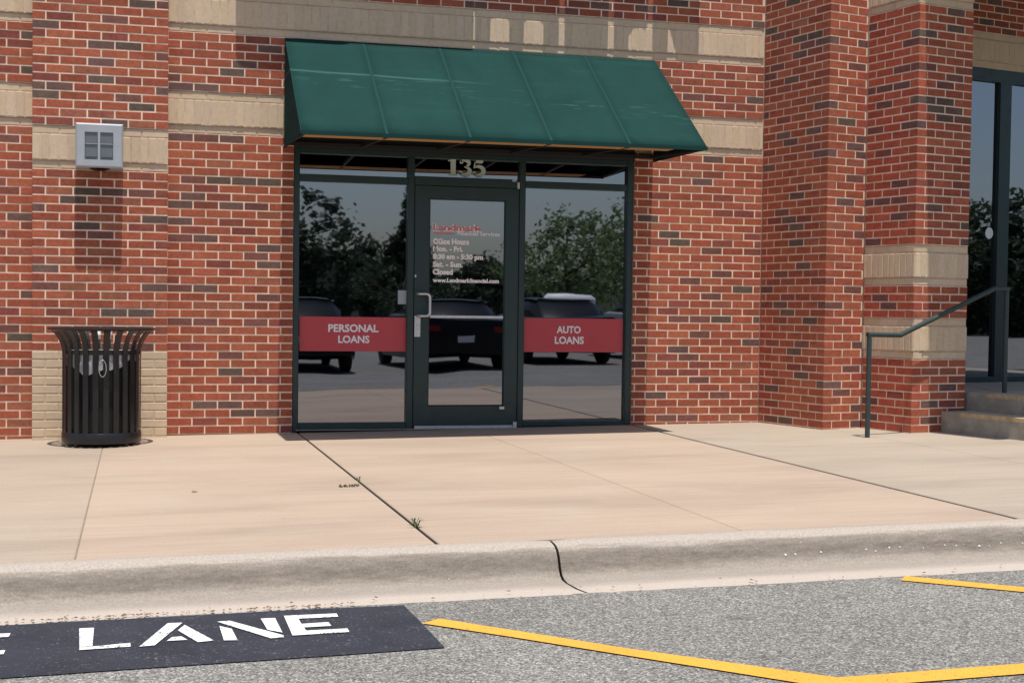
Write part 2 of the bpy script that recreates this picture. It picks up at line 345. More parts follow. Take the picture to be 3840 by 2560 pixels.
struct(mb.build('grass_verge', M_GRASS))
mb = MB(); bk = random.Random(5); N_ = 60; pts_ = [(-120 + 4 * i, -92 + (0 if i < 47 else (i - 47) ** 2 * .55)) for i in range(N_)]
for (x, y) in pts_:
    h_ = bk.uniform(2.2, 3.2) + (2.6 if x < 13 else 1.0 if x < 18 else 0)
    mb.v += [Vector((x, y + 5, -.3)), Vector((x, y + 2.5, h_ * .75)), Vector((x, y - 1, h_)), Vector((x, y - 14, h_ * .8))]
for i in range(N_ - 1):
    for q in range(3): mb.f.append((i * 4 + q, i * 4 + 4 + q, i * 4 + 5 + q, i * 4 + 1 + q)); mb.m.append(0)
pts_ = [(8 + 70 * math.cos(R(4 + i * 2.2)), -70 * math.sin(R(4 + i * 2.2))) for i in range(27)]
o_ = len(mb.v)
for (x, y) in pts_:
    h_ = bk.uniform(3.6, 5.0); ux, uy = (x - 8) / 70, y / 70
    mb.v += [Vector((x - ux * 5, y - uy * 5, -.4)), Vector((x - ux * 3, y - uy * 3, h_ * .7)), Vector((x + ux, y + uy, h_)), Vector((x + ux * 14, y + uy * 14, h_ * .8))]
for i in range(len(pts_) - 1):
    for q in range(3): mb.f.append((o_ + i * 4 + q, o_ + i * 4 + 1 + q, o_ + i * 4 + 5 + q, o_ + i * 4 + 4 + q)); mb.m.append(0)
struct(mb.build('wooded_bank', M_TREED))

sidewalk = bpy.data.objects.new('sidewalk', None); C.objects.link(sidewalk); sidewalk['kind'] = 'structure'; sidewalk['_b'] = (0, 0, 0)
edges = [(-7.98, .004), (-6.52, .004), (-5.06, .004), (-3.60, .004), (-2.14, .004), (-0.68, .0022), (0.861, .008), (2.318, .0025), (3.798, .016), (5.30, .0025), (6.80, .004), (8.3, .004), (9.8, .004)]
slabcol = {0: (0.47, 0.365, 0.275), 6: (0.445, 0.37, 0.29)}
KY = -5.683
for i in range(len(edges) - 1):
    x0, g0 = edges[i]; x1, g1 = edges[i + 1]; x0 += g0; x1 -= g1
    top = 0.0; ch = 0.004; y0, y1 = KY + 0.002, 1.2
    mb = MB(); P = lambda x, y, h: (x, y, gz(x) + h)
    ty = [y0 + ch, y0 + ch + 1.4, -2.8, -1.2, y1]
    vs = []
    for y in ty: vs += [P(x0 + ch, y, 0), P(x1 - ch, y, 0)]
    mb.add(vs, [(2 * k, 2 * k + 1, 2 * k + 3, 2 * k + 2) for k in range(len(ty) - 1)])
    mb.add([P(x0, y0, -ch), P(x1, y0, -ch), P(x1 - ch, y0 + ch, 0), P(x0 + ch, y0 + ch, 0)], [(0, 1, 2, 3)])
    mb.add([P(x0, y1, -ch), P(x0, y0, -ch), P(x0 + ch, y0 + ch, 0), P(x0 + ch, y1, 0)], [(0, 1, 2, 3)])
    mb.add([P(x1, y0, -ch), P(x1, y1, -ch), P(x1 - ch, y1, 0), P(x1 - ch, y0 + ch, 0)], [(0, 1, 2, 3)])
    for a, b in (((x0, y0), (x1, y0)), ((x1, y0), (x1, y1)), ((x0, y1), (x0, y0))):
        mb.add([P(*a, -0.1), P(*b, -0.1), P(*b, -ch), P(*a, -ch)], [(0, 1, 2, 3)])
    o = mb.build('slab', M_SLAB, sidewalk)
    c = (0.372, 0.2905, 0.2245) if x0 < 3.5 else (0.338, 0.283, 0.225)
    if x1 < -0.6: c = (0.347, 0.280, 0.219)
    k = rng.uniform(0.97, 1.03); o.color = (c[0] * k, c[1] * k, c[2] * k, 1)

for x, g in edges[1:-1]:
    if g < .003 or x < -1:
        mb = MB(); q = max(g, .002) + .001
        mb.add([(x - q, KY + .003, gz(x) - .0042), (x + q, KY + .003, gz(x) - .0042), (x + q, 1.1, gz(x) - .0042), (x - q, 1.1, gz(x) - .0042)], [(0, 1, 2, 3)])
        mb.build('joint_filler', M_JOINT, sidewalk)
kerb = bpy.data.objects.new('kerb', None); C.objects.link(kerb); kerb['kind'] = 'structure'; kerb['_b'] = (0, 0, 0)
prof = [(-0.004, -0.12), (-0.004, -0.004), (-0.010, 0.0), (-0.06, -0.003), (-0.095, -0.010), (-0.122, -0.024), (-0.143, -0.046), (-0.158, -0.075), (-0.171, -0.102),
        (-0.190, -0.124), (-0.220, -0.138), (-0.27, -0.1435), (-0.42, -0.139), (-0.590, -0.127), (-0.600, -0.128), (-0.602, -0.2)]
for (a, b) in ((-8.0, -4.75), (-4.735, -1.70), (-1.693, 1.373), (1.385, 4.43), (4.437, 7.5), (7.506, 10.5)):
    mb = MB(); st = max(2, int((b - a) / 0.12)); m = len(prof)
    for k in range(st + 1):
        x = a + (b - a) * k / st
        e = 0.006 if k in (0, st) else 0.0; xx = x
        for (py, pz) in prof:
            j = rng.uniform(-1, 1) * 0.0018; rag = (rng.uniform(0, 0.016) if 0 < k < st and py < -0.595 else 0)
            mb.v.append(Vector((xx, KY + py + j * 0.5 - rag, gz(x) + pz + (j if -0.59 < py < -0.01 else 0) - e)))
    for k in range(st):
        for i in range(m - 1): mb.f.append((k * m + i, k * m + i + 1, (k + 1) * m + i + 1, (k + 1) * m + i)); mb.m.append(0)
    mb.f += [tuple(range(m)), tuple(range(st * m + m - 1, st * m - 1, -1))]; mb.m += [0, 0]
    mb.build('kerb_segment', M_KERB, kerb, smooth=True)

# painted markings: sheets a few millimetres above the asphalt
def sheet(poly, h, name, m, parent=None, **k):
    mb = MB(); cx = sum(p[0] for p in poly) / len(poly); cy = sum(p[1] for p in poly) / len(poly)
    A = sum(poly[i][0] * poly[(i + 1) % len(poly)][1] - poly[(i + 1) % len(poly)][0] * poly[i][1] for i in range(len(poly)))
    if A < 0: poly = poly[::-1]
    mb.add([(x, y, gz(x) - 0.130 + h) for x, y in poly], [tuple(range(len(poly)))])
    return mb.build(name, m, parent, None if parent else (cx, cy, gz(cx) - 0.13 + h), **k)
fl = thing('fire_lane_marking', 'black painted patch on the asphalt with white stencilled letters LANE', 'road marking', (-0.3, -6.7, gz(-0.3) - 0.126))
ragged = [(-3.2, -6.30), (-2.4, -6.305), (-1.2, -6.300), (-0.4, -6.306), (0.2, -6.310), (0.592, -6.332), (0.600, -6.7), (0.604, -7.052), (0.2, -7.066), (-0.5, -7.080), (-1.1, -7.098), (-2.2, -7.10), (-3.2, -7.11)]
sheet(ragged, 0.004, 'black_patch', M_BLACKP, fl)
def letter(polys):
    mb = MB()
    for poly in polys:
        A = sum(poly[i][0] * poly[(i + 1) % len(poly)][1] - poly[(i + 1) % len(poly)][0] * poly[i][1] for i in range(len(poly)))
        if A < 0: poly = poly[::-1]
        mb.add([(x, y, gz(x) - 0.130 + 0.008) for x, y in poly], [tuple(range(len(poly)))])
    return mb.build('letter', M_WHITEP, fl)
letter([[(-0.633, -6.445), (-0.581, -6.445), (-0.578, -6.738), (-0.621, -6.736)], [(-0.621, -6.742), (-0.577, -6.744), (-0.451, -6.721), (-0.45, -6.778), (-0.62, -6.784)]])
letter([[(-0.318, -6.438), (-0.265, -6.443), (-0.369, -6.78), (-0.421, -6.786)], [(-0.285, -6.567), (-0.258, -6.482), (-0.166, -6.760), (-0.222, -6.770)], [(-0.308, -6.67), (-0.275, -6.667), (-0.256, -6.725), (-0.328, -6.725)]])
letter([[(-0.135, -6.534), (-0.094, -6.590), (-0.085, -6.775), (-0.132, -6.767)], [(-0.139, -6.459), (-0.093, -6.454), (0.079, -6.742), (0.077, -6.773), (0.031, -6.777)], [(0.023, -6.447), (0.076, -6.45), (0.080, -6.700), (0.031, -6.640)]])
E_P = [[(0.112, -6.421), (0.312, -6.431), (0.310, -6.489), (0.160, -6.486), (0.162, -6.576), (0.262, -6.572), (0.265, -6.636), (0.164, -6.636), (0.166, -6.690), (0.316, -6.694), (0.315, -6.750), (0.110, -6.754)]]
letter(E_P); letter([[(x - 1.181, y - 0.028) for x, y in E_P[0]]])
letter([[(-1.62, -6.45), (-1.57, -6.45), (-1.57, -6.785), (-1.62, -6.785)]])
letter([[(-1.41, -6.45), (-1.25, -6.45), (-1.21, -6.50), (-1.21, -6.58), (-1.26, -6.62), (-1.20, -6.785), (-1.26, -6.785), (-1.32, -6.63), (-1.36, -6.63), (-1.36, -6.785), (-1.41, -6.785)]])
letter([[(-1.98, -6.45), (-1.78, -6.45), (-1.78, -6.505), (-1.93, -6.505), (-1.93, -6.59), (-1.84, -6.59), (-1.84, -6.645), (-1.93, -6.645), (-1.93, -6.785), (-1.98, -6.785)]])
def line_from(a, b, w):
    a = Vector((*a, 0)); b = Vector((*b, 0)); d = (b - a).normalized(); s = Vector((-d.y, d.x, 0)) * w / 2; pts = []; N = max(2, int((b - a).length / 0.25)); l1 = []; l2 = []
    for i in range(N + 1):
        p = a + (b - a) * i / N; j = rng.uniform(-.003, .003)
        l1.append((p.x + s.x + j, p.y + s.y - j)); l2.append((p.x - s.x - j, p.y - s.y + j))
    return l1 + l2[::-1]
tag(sheet([(0.600, -6.668), (0.679, -6.606)] + [(1.210, -7.228), (1.730, -7.762), (2.412, -7.757), (3.6, -7.742), (3.6, -7.862), (2.332, -7.873), (1.66, -7.88), (1.161, -7.305), (0.86, -6.955)], 0.0050, 'yellow_line', M_YELLOWP),
    'yellow chevron line running from the black patch to a corner at the bottom edge', 'road marking', 'yellow parking lines')
tag(sheet(line_from((2.79, -6.335), (4.55, -8.05), 0.105), 0.0045, 'yellow_line', M_YELLOWP), 'short yellow line angling off by the gutter at the far right', 'road marking', 'yellow parking lines')

# ------------------------------------------------------------------ brickwork
REDS = [((0.344, 0.092, 0.049), 7), ((0.372, 0.107, 0.057), 4), ((0.312, 0.081, 0.045), 5), ((0.32, 0.110, 0.064), 1.4), ((0.238, 0.069, 0.049), 2.0)]
DARKS = [((0.150, 0.084, 0.070), 3), ((0.185, 0.076, 0.060), 3), ((0.12, 0.082, 0.064), 2)]
def pick(r, tab):
    t = r.random() * sum(w for _, w in tab)
    for c, w in tab:
        t -= w
        if t <= 0: return c
    return tab[0][0]
def brick_colour(r, dark=None):
    if dark is None: dark = r.random() < 0.13
    c = pick(r, DARKS if dark else REDS); k = r.uniform(0.88, 1.12); return (c[0] * k, c[1] * k * r.uniform(.95, 1.05), c[2] * k, 1)
def cream_colour(r):
    k = r.uniform(0.93, 1.06); return (0.60 * k, 0.465 * k, 0.325 * k * r.uniform(.96, 1.05), 1)
_bm = {}
def brick_mesh(w, h, dep, ch, m, var=0):
    key = (round(w, 3), round(h, 3), round(dep, 3), m.name, var)
    if key in _bm: return _bm[key]
    W, H = w / 2, h / 2; r2 = random.Random(int(w * 1e4) * 31 + int(h * 1e4) * 7 + var); J = lambda: r2.uniform(-.0016, .0012)
    vs = [(-W, ch, -H), (W, ch, -H), (W, ch, H), (-W, ch, H), (-W + ch + J(), 0, -H + ch + J()), (W - ch + J(), 0, -H + ch + J()), (W - ch + J(), 0, H - ch + J()), (-W + ch + J(), 0, H - ch + J()),
          (-W, dep, -H), (W, dep, -H), (W, dep, H), (-W, dep, H)]
    fs = [(4, 5, 6, 7), (0, 1, 5, 4), (1, 2, 6, 5), (2, 3, 7, 6), (3, 0, 4, 7), (8, 9, 1, 0), (9, 10, 2, 1), (10, 11, 3, 2), (11, 8, 0, 3)]
    me = bpy.data.meshes.new('brick'); me.from_pydata(vs, [], fs); me.materials.append(m); _bm[key] = me; return me

class Face:
    """one flat face of a wall: origin (at z=0), direction along it; bricks are laid on the shared course lattice"""
    def __init__(s, o, d, L, phase, zlo, zhi, bands=(), cream=(), trim0=0.0, trim1=0.0, wrap0=False, wrap1=False, period=BR, dark=None, ext=0.0):
        s.o = Vector(o); s.d = Vector(d).normalized(); s.n = Vector((s.d.y, -s.d.x, 0)); s.L = L; s.phase = phase; s.zlo = zlo; s.zhi = zhi
        s.bands = bands; s.cream = cream; s.t0 = trim0; s.t1 = trim1; s.w0 = wrap0; s.w1 = wrap1; s.p = period; s.ext = ext; s.dark = dark or {}
def lay(wall, faces, r, view=None, cap=300):
    base = Vector(wall['_b']); reds = []; creams = []; soldiers = []
    mort = MB()
    for F in faces:
        k0 = math.floor((ZB - F.zhi) / CO); k1 = math.ceil((ZB - F.zlo) / CO)
        ang = math.atan2(F.d.y, F.d.x)
        sol = {}
        for b in F.bands:                                    # b = lattice top index: header, three-course soldiers, header
            sol[-b] = 'h'; sol[-b + 1] = 's'; sol[-b + 2] = '.'; sol[-b + 3] = '.'; sol[-b + 4] = 'h'
        def mstrip(za, zb, back, mi):
            a = F.o + F.d * ((0 if F.w0 else F.t0) + 0.0022) - F.n * back; b = F.o + F.d * (F.L - F.t1 - 0.0022) - F.n * back
            mort.add([(a.x, a.y, za), (b.x, b.y, za), (b.x, b.y, zb), (a.x, a.y, zb)], [(0, 1, 2, 3)], mi)
        for k in range(k0, k1):                              # course k: top at ZB - k*CO
            zt = ZB - k * CO; zb_ = zt - CO; kind = sol.get(k, 'b')
            if kind == '.': continue
            zt2, zb2 = min(zt, F.zhi), max(zb_, F.zlo)
            if zt2 - zb2 < 0.012: continue
            iscream = kind != 'b' or any(a <= k < b for a, b in F.cream)
            h = (CO if kind != 's' else 3 * CO) - JN
            if kind == 's': zb_ = zt - 3 * CO; zb2 = max(zb_, F.zlo)
            back = {'b': 0.0, 'h': 0.008, 's': -0.004}[kind]
            mstrip(zb2, zt2, back + 0.0022, 1 if iscream else 0)
            per = CO if kind == 's' else F.p
            off = F.phase + (0 if kind == 's' else (0.5 * per if k % 2 else 0.0))
            i0 = math.floor((F.t0 - off) / per) - 1; i1 = math.ceil((F.L - F.t1 - off) / per) + 1
            for i in range(i0, i1):
                a = off + i * per + JN / 2; b = a + per - JN
                lo = F.t0 + 0.0; hi = F.L - F.t1
                if F.w1 and b > hi - 0.03 and b < hi + 0.12:                         # this brick turns the outer corner
                    b = hi
                if F.w0 and a < 0.03: a = max(a, lo + 0.0)
                a2, b2 = max(a, lo), min(b, hi)
                dep = 0.012
                if kind != 's' and F.w1 and b2 > hi - 0.02:                          # corner bricks are whole: stretcher on one face, header on the other
                    if b2 - a2 < 0.15: continue
                    dep = 0.0927
                if kind != 's' and F.w0 and a2 < lo + 0.03:
                    if b2 - a2 < 0.15: continue
                    dep = 0.0927; a2 = 0.0
                if b2 - a2 < 0.018: continue
                hh = min(h, zt2 - zb2 - (JN / 2 if zt2 - zb2 < h else 0))
                zc = (zt2 + zb2) / 2 if (zt - zt2 > 1e-5 or zb2 - zb_ > 1e-5) else (zt - h / 2 - JN / 2 if kind != 's' else (zt + zb_) / 2)
                p = F.o + F.d * ((a2 + b2) / 2) - F.n * back; j = max(-.0005, min(.001, r.gauss(0, 0.0006)))
                p = p + F.n * j; p.z = zc
                dk = None
                if k in F.dark and kind == 'b':
                    dk = any(abs((a + b) / 2 - (F.phase + c * F.p + F.p / 2)) < 0.4 * F.p for c in F.dark[k])
                rec = (p, ang, b2 - a2, hh, (dk, dep), (b2 - a2) * hh * (1.0 if (view is None or view(p)) else 0.001))
                (soldiers if kind == 's' else creams if iscream else reds).append(rec)
        # solid wall behind the mortar skin
        a = F.o - F.n * 0.0125 + F.d * (F.t0 + (.004 if F.w0 else 0)); b = F.o - F.n * 0.0125 + F.d * (F.L - F.t1 + F.ext - (.014 if F.w1 else 0)); q = F.n * -0.09
        mort.add([(a.x, a.y, F.zlo), (b.x, b.y, F.zlo), (b.x, b.y, F.zhi), (a.x, a.y, F.zhi), (a.x + q.x, a.y + q.y, F.zlo), (b.x + q.x, b.y + q.y, F.zlo), (b.x + q.x, b.y + q.y, F.zhi), (a.x + q.x, a.y + q.y, F.zhi)],
                 [(0, 1, 2, 3), (5, 4, 7, 6), (3, 2, 6, 7), (1, 0, 4, 5), (0, 3, 7, 4), (2, 1, 5, 6)], 0)
    mort.build('mortar', [M_MORTAR, M_MORTARC], wall)
    for recs, nm, m in ((reds, 'brick', M_BRICK), (creams, 'cream_brick', M_CREAM), (soldiers, 'soldier_brick', M_CREAM)):
        recs.sort(key=lambda q: -q[5])
        for q in recs[:cap]:
            if q[5] < 1e-4 and nm == 'brick' and view is not None and not view(q[0]): continue
            p, ang, w, h, (dk, dep), _ = q
            me = brick_mesh(w, h, dep if nm != 'soldier_brick' else 0.016, 0.0026, m, r.randrange(8))
            o = bpy.data.objects.new(nm, me); C.objects.link(o); o.parent = wall; o.location = p - base
            o.rotation_euler = (max(-.012, min(.012, r.gauss(0, 0.006))), r.gauss(0, 0.0025), ang + max(-.004, min(.004, r.gauss(0, 0.002))))
            o.color = brick_colour(r, dk) if nm == 'brick' else cream_colour(r)
        rest = [q for i, q in enumerate(recs) if i >= cap or (q[5] < 1e-4 and nm == 'brick' and view is not None and not view(q[0]))]
        if rest:
            mb = MB()
            for p, ang, w, h, dk, _ in rest:
                Mx = Matrix.Translation(p) @ Matrix.Rotation(ang, 4, 'Z')
                src = brick_mesh(w, h, dk[1], 0.0026, m, r.randrange(8)); mb.add([Mx @ v.co for v in src.vertices], [tuple(f.vertices) for f in src.polygons])
            o = mb.build('brickwork' if nm == 'brick' else nm + 'work', M_BRICKJ if nm == 'brick' else M_CREAM, wall); o['kind'] = 'stuff'; o.color = (0.50, 0.395, 0.262, 1)
inview = lambda p: p.z < 3.95
XP0, XP1, YP = -1.229, -0.203, -0.15
ZT = 4.55
# left bay between pilaster and storefront
dk_left = {0: (-1, 0, 1), 3: (-1,), 5: (-0.5, .5, 1.5, 2.5), 7: (-.5,), 8: (-1, 1, 2), 10: (-1,), 12: (-1, 0), 13: (2.5,), 14: (2,), 15: (2.5,), 18: (-1, 0), 19: (2.5,), 22: (-1, 0, 2), 26: (1,), 28: (1,), 32: (0, 1), 33: (1.5, 2.5),
           1: (), 2: (), 4: (), 6: (), 9: (), 11: (), 16: (), 17: (), 20: (), 21: (), 23: (), 24: (), 25: (), 27: (), 29: (), 30: (), 31: (), 34: (), 35: (),
           -6: (-1, 0), -7: (-1.5,), -8: (1,), -9: (1.5,), -11: (2.5,), -12: (), -10: ()}
dk_left = {k: tuple(c - (0.5 if False else 0) for c in v) for k, v in dk_left.items()}
w = thing('brick_wall', 'red brick wall bay with a cream band left of the glass storefront', 'wall', (0.30, 0, 0))
lay(w, [Face((XP1, 0, 0), (1, 0, 0), FX0 - XP1 - 0.002, -XP1, gz(0) + 0.002, ZB + 12 * CO, bands=(5,), dark=dk_left)], random.Random(3), inview)
# right bay
n0 = XR0 - FX1
dk_right = {34: (-1.5, -.5, .5, 1.5), 35: (), 33: (), 31: (), 30: (), 29: (0, 1, 2, 3)}
w = thing('brick_wall', 'red brick wall bay between the glass storefront and the projecting corner pier', 'wall', (4.40, 0, gz(4.4)))
lay(w, [Face((FX1 + 0.002, 0, 0), (1, 0, 0), PI0.x - FX1 - 0.008, (XR0 - FX1) % BR - 0.002, gz(4.0) - 0.02, ZB + 12 * CO, bands=(5,), dark={}, ext=.08)], random.Random(5), inview)
# above
w = thing('brick_wall', 'red brick wall with a long cream band above the green awning', 'wall', (2.4, 0, ZB + 12 * CO))
lay(w, [Face((XP1, 0, 0), (1, 0, 0), PI0.x - XP1 - 0.006, -XP1, ZB + 12 * CO + 0.0005, ZT + 0.6, bands=(17,), ext=.08),
        ], random.Random(7), inview)
mb = MB(); mb.box((FX0 - 0.002, 0.004, FZ1), (FX1 + 0.002, 0.10, ZB + 12 * CO)); mb.build('lintel', M_DARK, w)  # dark head panel, the shade under the awning put into its colour
# left of the pilaster
w = thing('brick_wall', 'red brick wall strip with cream bands at the far left edge beside the pilaster', 'wall', (-1.5, 0, gz(-1.5)))
lay(w, [Face((-3.3, 0, 0), (1, 0, 0), 3.3 + XP0, 0.04, gz(-1.6) - 0.01, ZT, bands=(17, 5))], random.Random(9), lambda p: p.z < 3.9 and p.x > -1.9)
# pilaster
dk_p = {}
w = thing('brick_pilaster', 'flat brick pilaster with cream base behind the black trash can, grey light on it', 'wall', ((XP0 + XP1) / 2, YP, gz(-0.7)))
pp = (XP1 - XP0 + JN) / 5
lay(w, [Face((XP0, YP, 0), (1, 0, 0), XP1 - XP0, -JN / 2, gz(-1.0) - 0.01, ZT, bands=(0,), cream=((26, 40),), period=pp)], random.Random(21), inview)
mb = MB(); mb.box((XP0 + 0.002, YP + 0.012, gz(-1) - .02), (XP1 - 0.002, 0.02, ZT)); mb.build('pilaster_core', M_BRICKJ, w)
# corner pier, first step
L1 = (PK - PI0).length; L2 = (K2 - PK).length
w = thing('brick_pier', 'red brick corner pier stepping out right of the storefront wall', 'wall', (PK.x, PK.y, gz(5.2)))
lay(w, [Face(PI0, d1, L1, L1 + JN / 2, gz(5.0) - 0.02, ZT, trim0=0.004, wrap1=True),
        Face(PK, d2, L2, -JN / 2 - BR / 2, gz(5.2) - 0.02, ZT, trim0=0.0125, trim1=0.003, wrap0=True)], random.Random(31), inview)
# corner pier, second step
L3 = (K3 - K2).length; L4 = (K4 - K3).length; RD = 1.35
w = thing('brick_pier', 'red brick pier with two cream bands beside the entrance steps and handrail', 'wall', (K3.x, K3.y, gz(5.7)))
lay(w, [Face(K2, d1, L3, L3 + JN / 2 + BR / 2, gz(5.6) - 0.02, ZT, bands=(-12, -21, 22), trim0=0.003, wrap1=True),
        Face(K3, d2, L4, -JN / 2, gz(5.8) - 0.02, ZT, bands=(-12, -21, 22), trim0=0.0125, wrap0=True),
        Face(K4, -d1, RD, 0.0, gz(6.3) - 0.02, ZT, trim0=0.0125)], random.Random(33), lambda p: p.z < 3.95 and (p - K4).dot(-d1) < 0.02)
mb = MB()
for a, b in ((K3 - d1 * 0.05 + d2 * 0.03, K4 - d1 * 0.05 - d2 * 0.03),):
    pass
# entrance wall, recessed, and the head over its window
DO = K4 - d1 * RD
w = thing('brick_wall', 'shaded red brick wall over the dark entrance window at the right edge', 'wall', (DO.x + 1.6, DO.y + 0.37, ZB + 15 * CO))
lay(w, [Face(DO, d2, 3.6, 0.03, ZB + 15 * CO - 0.0, ZT + 0.3, bands=(20,))], random.Random(41), lambda p: p.z < 4.2 and (p - DO).dot(d2) < 2.6)

# ------------------------------------------------------------------ portico roof over the entrance (just above the picture, casts the entrance's shade)
E0 = K3 + d2 * 0.03
def onface(a, b, z): q = E0 + d2 * a + d1 * b; return Vector((q.x, q.y, z))
mb = MB(); v = [onface(0, 1.30, 4.30), onface(4.2, 1.30, 4.30), onface(4.2, -RD - 0.6, 4.30), onface(0, -0.004, 4.30)]
v = [onface(0, 1.75, 4.30), onface(4.2, 1.75, 4.30), onface(4.2, -0.002, 4.30), onface(0, -0.002, 4.30)]
mb.add(v + [q + Vector((0, 0, 0.35)) for q in v], [(3, 2, 1, 0), (4, 5, 6, 7), (0, 1, 5, 4), (1, 2, 6, 5), (2, 3, 7, 6), (3, 0, 4, 7)])
v = [onface(0.65, -0.006, 4.62), onface(4.2, -0.006, 4.62), onface(4.2, -RD - 0.5, 4.62), onface(0.65, -RD - 0.5, 4.62)]
mb.add(v + [q + Vector((0, 0, 0.1)) for q in v], [(3, 2, 1, 0), (4, 5, 6, 7), (0, 1, 5, 4), (1, 2, 6, 5), (2, 3, 7, 6), (3, 0, 4, 7)])
tag(mb.build('portico_roof', M_STEP, None, (K3.x + 2, K3.y - .5, 4.3)), 'pale portico slab over the entrance steps, seen by its shade on the pier', 'roof')

# ------------------------------------------------------------------ storefront
SF = thing('storefront', 'dark green aluminium glass storefront with door number 135 under the awning', 'storefront', ((FX0 + FX1) / 2, 0, gz(2.3)))
YF = 0.016; YB = 0.125
X_ML0, X_ML1, X_MR0, X_MR1 = 1.772, 1.828, 2.748, 2.800       # mullions beside the door
def g0(x): return gz(x) + 0.004
def member(name, x0, x1, z0, z1, yf=YF, yb=YB):
    mb = MB(); e = 0.004
    mb.box((x0, yf + e, z0), (x1, yb, z1)); mb.add([(x0 + e, yf, z0 + e), (x1 - e, yf, z0 + e), (x1 - e, yf, z1 - e), (x0 + e, yf, z1 - e), (x0, yf + e, z0), (x1, yf + e, z0), (x1, yf + e, z1), (x0, yf + e, z1)],
        [(0, 1, 2, 3), (4, 5, 1, 0), (5, 6, 2, 1), (6, 7, 3, 2), (7, 4, 0, 3)])
    return mb.build(name, M_FRAME, SF)
member('jamb', FX0, 0.862, g0(FX0), FZ1); member('jamb', 3.728, FX1, g0(FX1), FZ1)
member('mullion', X_ML0, X_ML1, g0(1.8), FZ1 - 0.045); member('mullion', X_MR0, X_MR1, g0(2.8), FZ1 - 0.045)
member('head_rail', 0.8625, 3.7275, FZ1 - 0.0445, FZ1)
member('transom_bar', 0.8625, X_ML0 - .0005, 2.098, 2.156); member('transom_bar', X_MR1 + .0005, 3.7275, 2.108, 2.164); member('transom_bar', X_ML1 + .0005, X_MR0 - .0005, 2.098, 2.172, YF + 0.004)
member('sill_rail', 0.8625, X_ML0 - .0005, g0(1.3), 0.088); member('sill_rail', X_MR1 + .0005, 3.7275, g0(3.2), 0.088)
def pane(name, x0, x1, z0, z1, y, parent):
    mb = MB(); mb.add([(x0, y, z0), (x1, y, z0), (x1, y, z1), (x0, y, z1)], [(0, 1, 2, 3)]); return mb.build(name, M_GLASS, parent)
YG = 0.062
pane('window_glass', 0.8625, X_ML0, 0.088, 2.098, YG, SF); pane('window_glass', X_MR1, 3.7275, 0.088, 2.108, YG + .001, SF)
pane('transom_glass', 0.8625, X_ML0, 2.156, FZ1 - .044, YG + .002, SF); pane('transom_glass', X_ML1, X_MR0, 2.172, FZ1 - .044, YG + .003, SF); pane('transom_glass', X_MR1, 3.7275, 2.164, FZ1 - .044, YG + .002, SF)
# door: stiles and rails as one leaf
mb = MB(); DX0, DX1, DZ0, DZ1 = 1.834, 2.742, 0.060, 2.092; gx0, gx1, gzz0, gzz1 = 1.958, 2.628, 0.222, 1.990; yd = 0.024
outer = [(DX0, DZ0), (DX1, DZ0), (DX1, DZ1), (DX0, DZ1)]; inner = [(gx0, gzz0), (gx1, gzz0), (gx1, gzz1), (gx0, gzz1)]; in2 = [(gx0 + .012, gzz0 + .012), (gx1 - .012, gzz0 + .012), (gx1 - .012, gzz1 - .012), (gx0 + .012, gzz1 - .012)]
mb.add([(x, yd, z) for x, z in outer] + [(x, yd, z) for x, z in inner] + [(x, yd + .02, z) for x, z in in2] + [(x, yd + .045, z) for x, z in outer],
       [(i, (i + 1) % 4, 4 + (i + 1) % 4, 4 + i) for i in range(4)] + [(4 + i, 4 + (i + 1) % 4, 8 + (i + 1) % 4, 8 + i) for i in range(4)] + [(12 + (i + 1) % 4, (i + 1) % 4, i, 12 + i) for i in range(4)])
door = mb.build('door', M_FRAME, SF)
pane('door_glass', gx0 + .010, gx1 - .010, gzz0 + .010, gzz1 - .010, yd + .022, door)
mb = MB(); hy = -0.045
path = [(1.862, yd, 1.178), (1.862, hy + .02, 1.178)]
for a in range(0, 91, 15): path.append((1.862 + .02 * (1 - math.cos(R(a))), hy + .02 - .02 * math.sin(R(a)), 1.178))
path += [(1.925, hy, 1.178)]
for a in range(0, 91, 15): path.append((1.925 + .032 * math.sin(R(a)), hy, 1.178 - .032 * (1 - math.cos(R(a)))))
for a in range(0, 91, 15): path.append((1.957 - .032 * (1 - math.cos(R(a))), hy, 1.024 - .032 * math.sin(R(a))))
path += [(1.880, hy, 0.992), (1.862, hy + .02, 0.992), (1.862, yd, 0.992)]
mb.tube(path, 0.0125, 10); mb.build('pull_handle', M_SILVER, door, smooth=True)
mb = MB(); mb.box((1.836, yd - .014, 0.815), (1.886, yd - .0005, 0.992)); mb.lathe([(0, .012), (.012, .012), (.014, .0)], (0, 0, 0), 16)
for i in range(8, len(mb.v)): q = mb.v[i]; mb.v[i] = Vector((1.861 + q.x, yd - .014 - q.z, 0.90 + q.y))
mb.build('lock_plate', M_SILVER, door)
mb = MB(); mb.box((gx0 + .014, yd + .004, 0.976), (gx1 - .014, yd + .0205, 0.998)); mb.build('push_bar', M_SILVER, door)
mb = MB(); mb.box((1.845, yd - .004, 0.028), (2.735, yd + .03, 0.0575)); mb.build('door_sweep', M_SILVER, door)
mb = MB(); mb.box((2.676, YF - .012, 2.152), (2.712, YF + .0035, 2.170)); mb.box((2.722, yd - .02, 2.092), (2.742, YF - .0005, 2.146)); mb.build('top_pivot', M_SILVER, door)
mb = MB(); mb.box((2.708, yd - .026, 0.030), (2.740, yd - .0045, 0.086)); mb.box((2.588, yd - .012, 0.196), (2.630, yd - .0005, 0.218)); mb.build('bottom_pivot', M_SILVER, door)
mb = MB(); mb.box((1.836, yd - .006, 1.318), (1.848, yd - .0005, 1.34)); mb.build('lock_cylinder', M_SILVER, door)
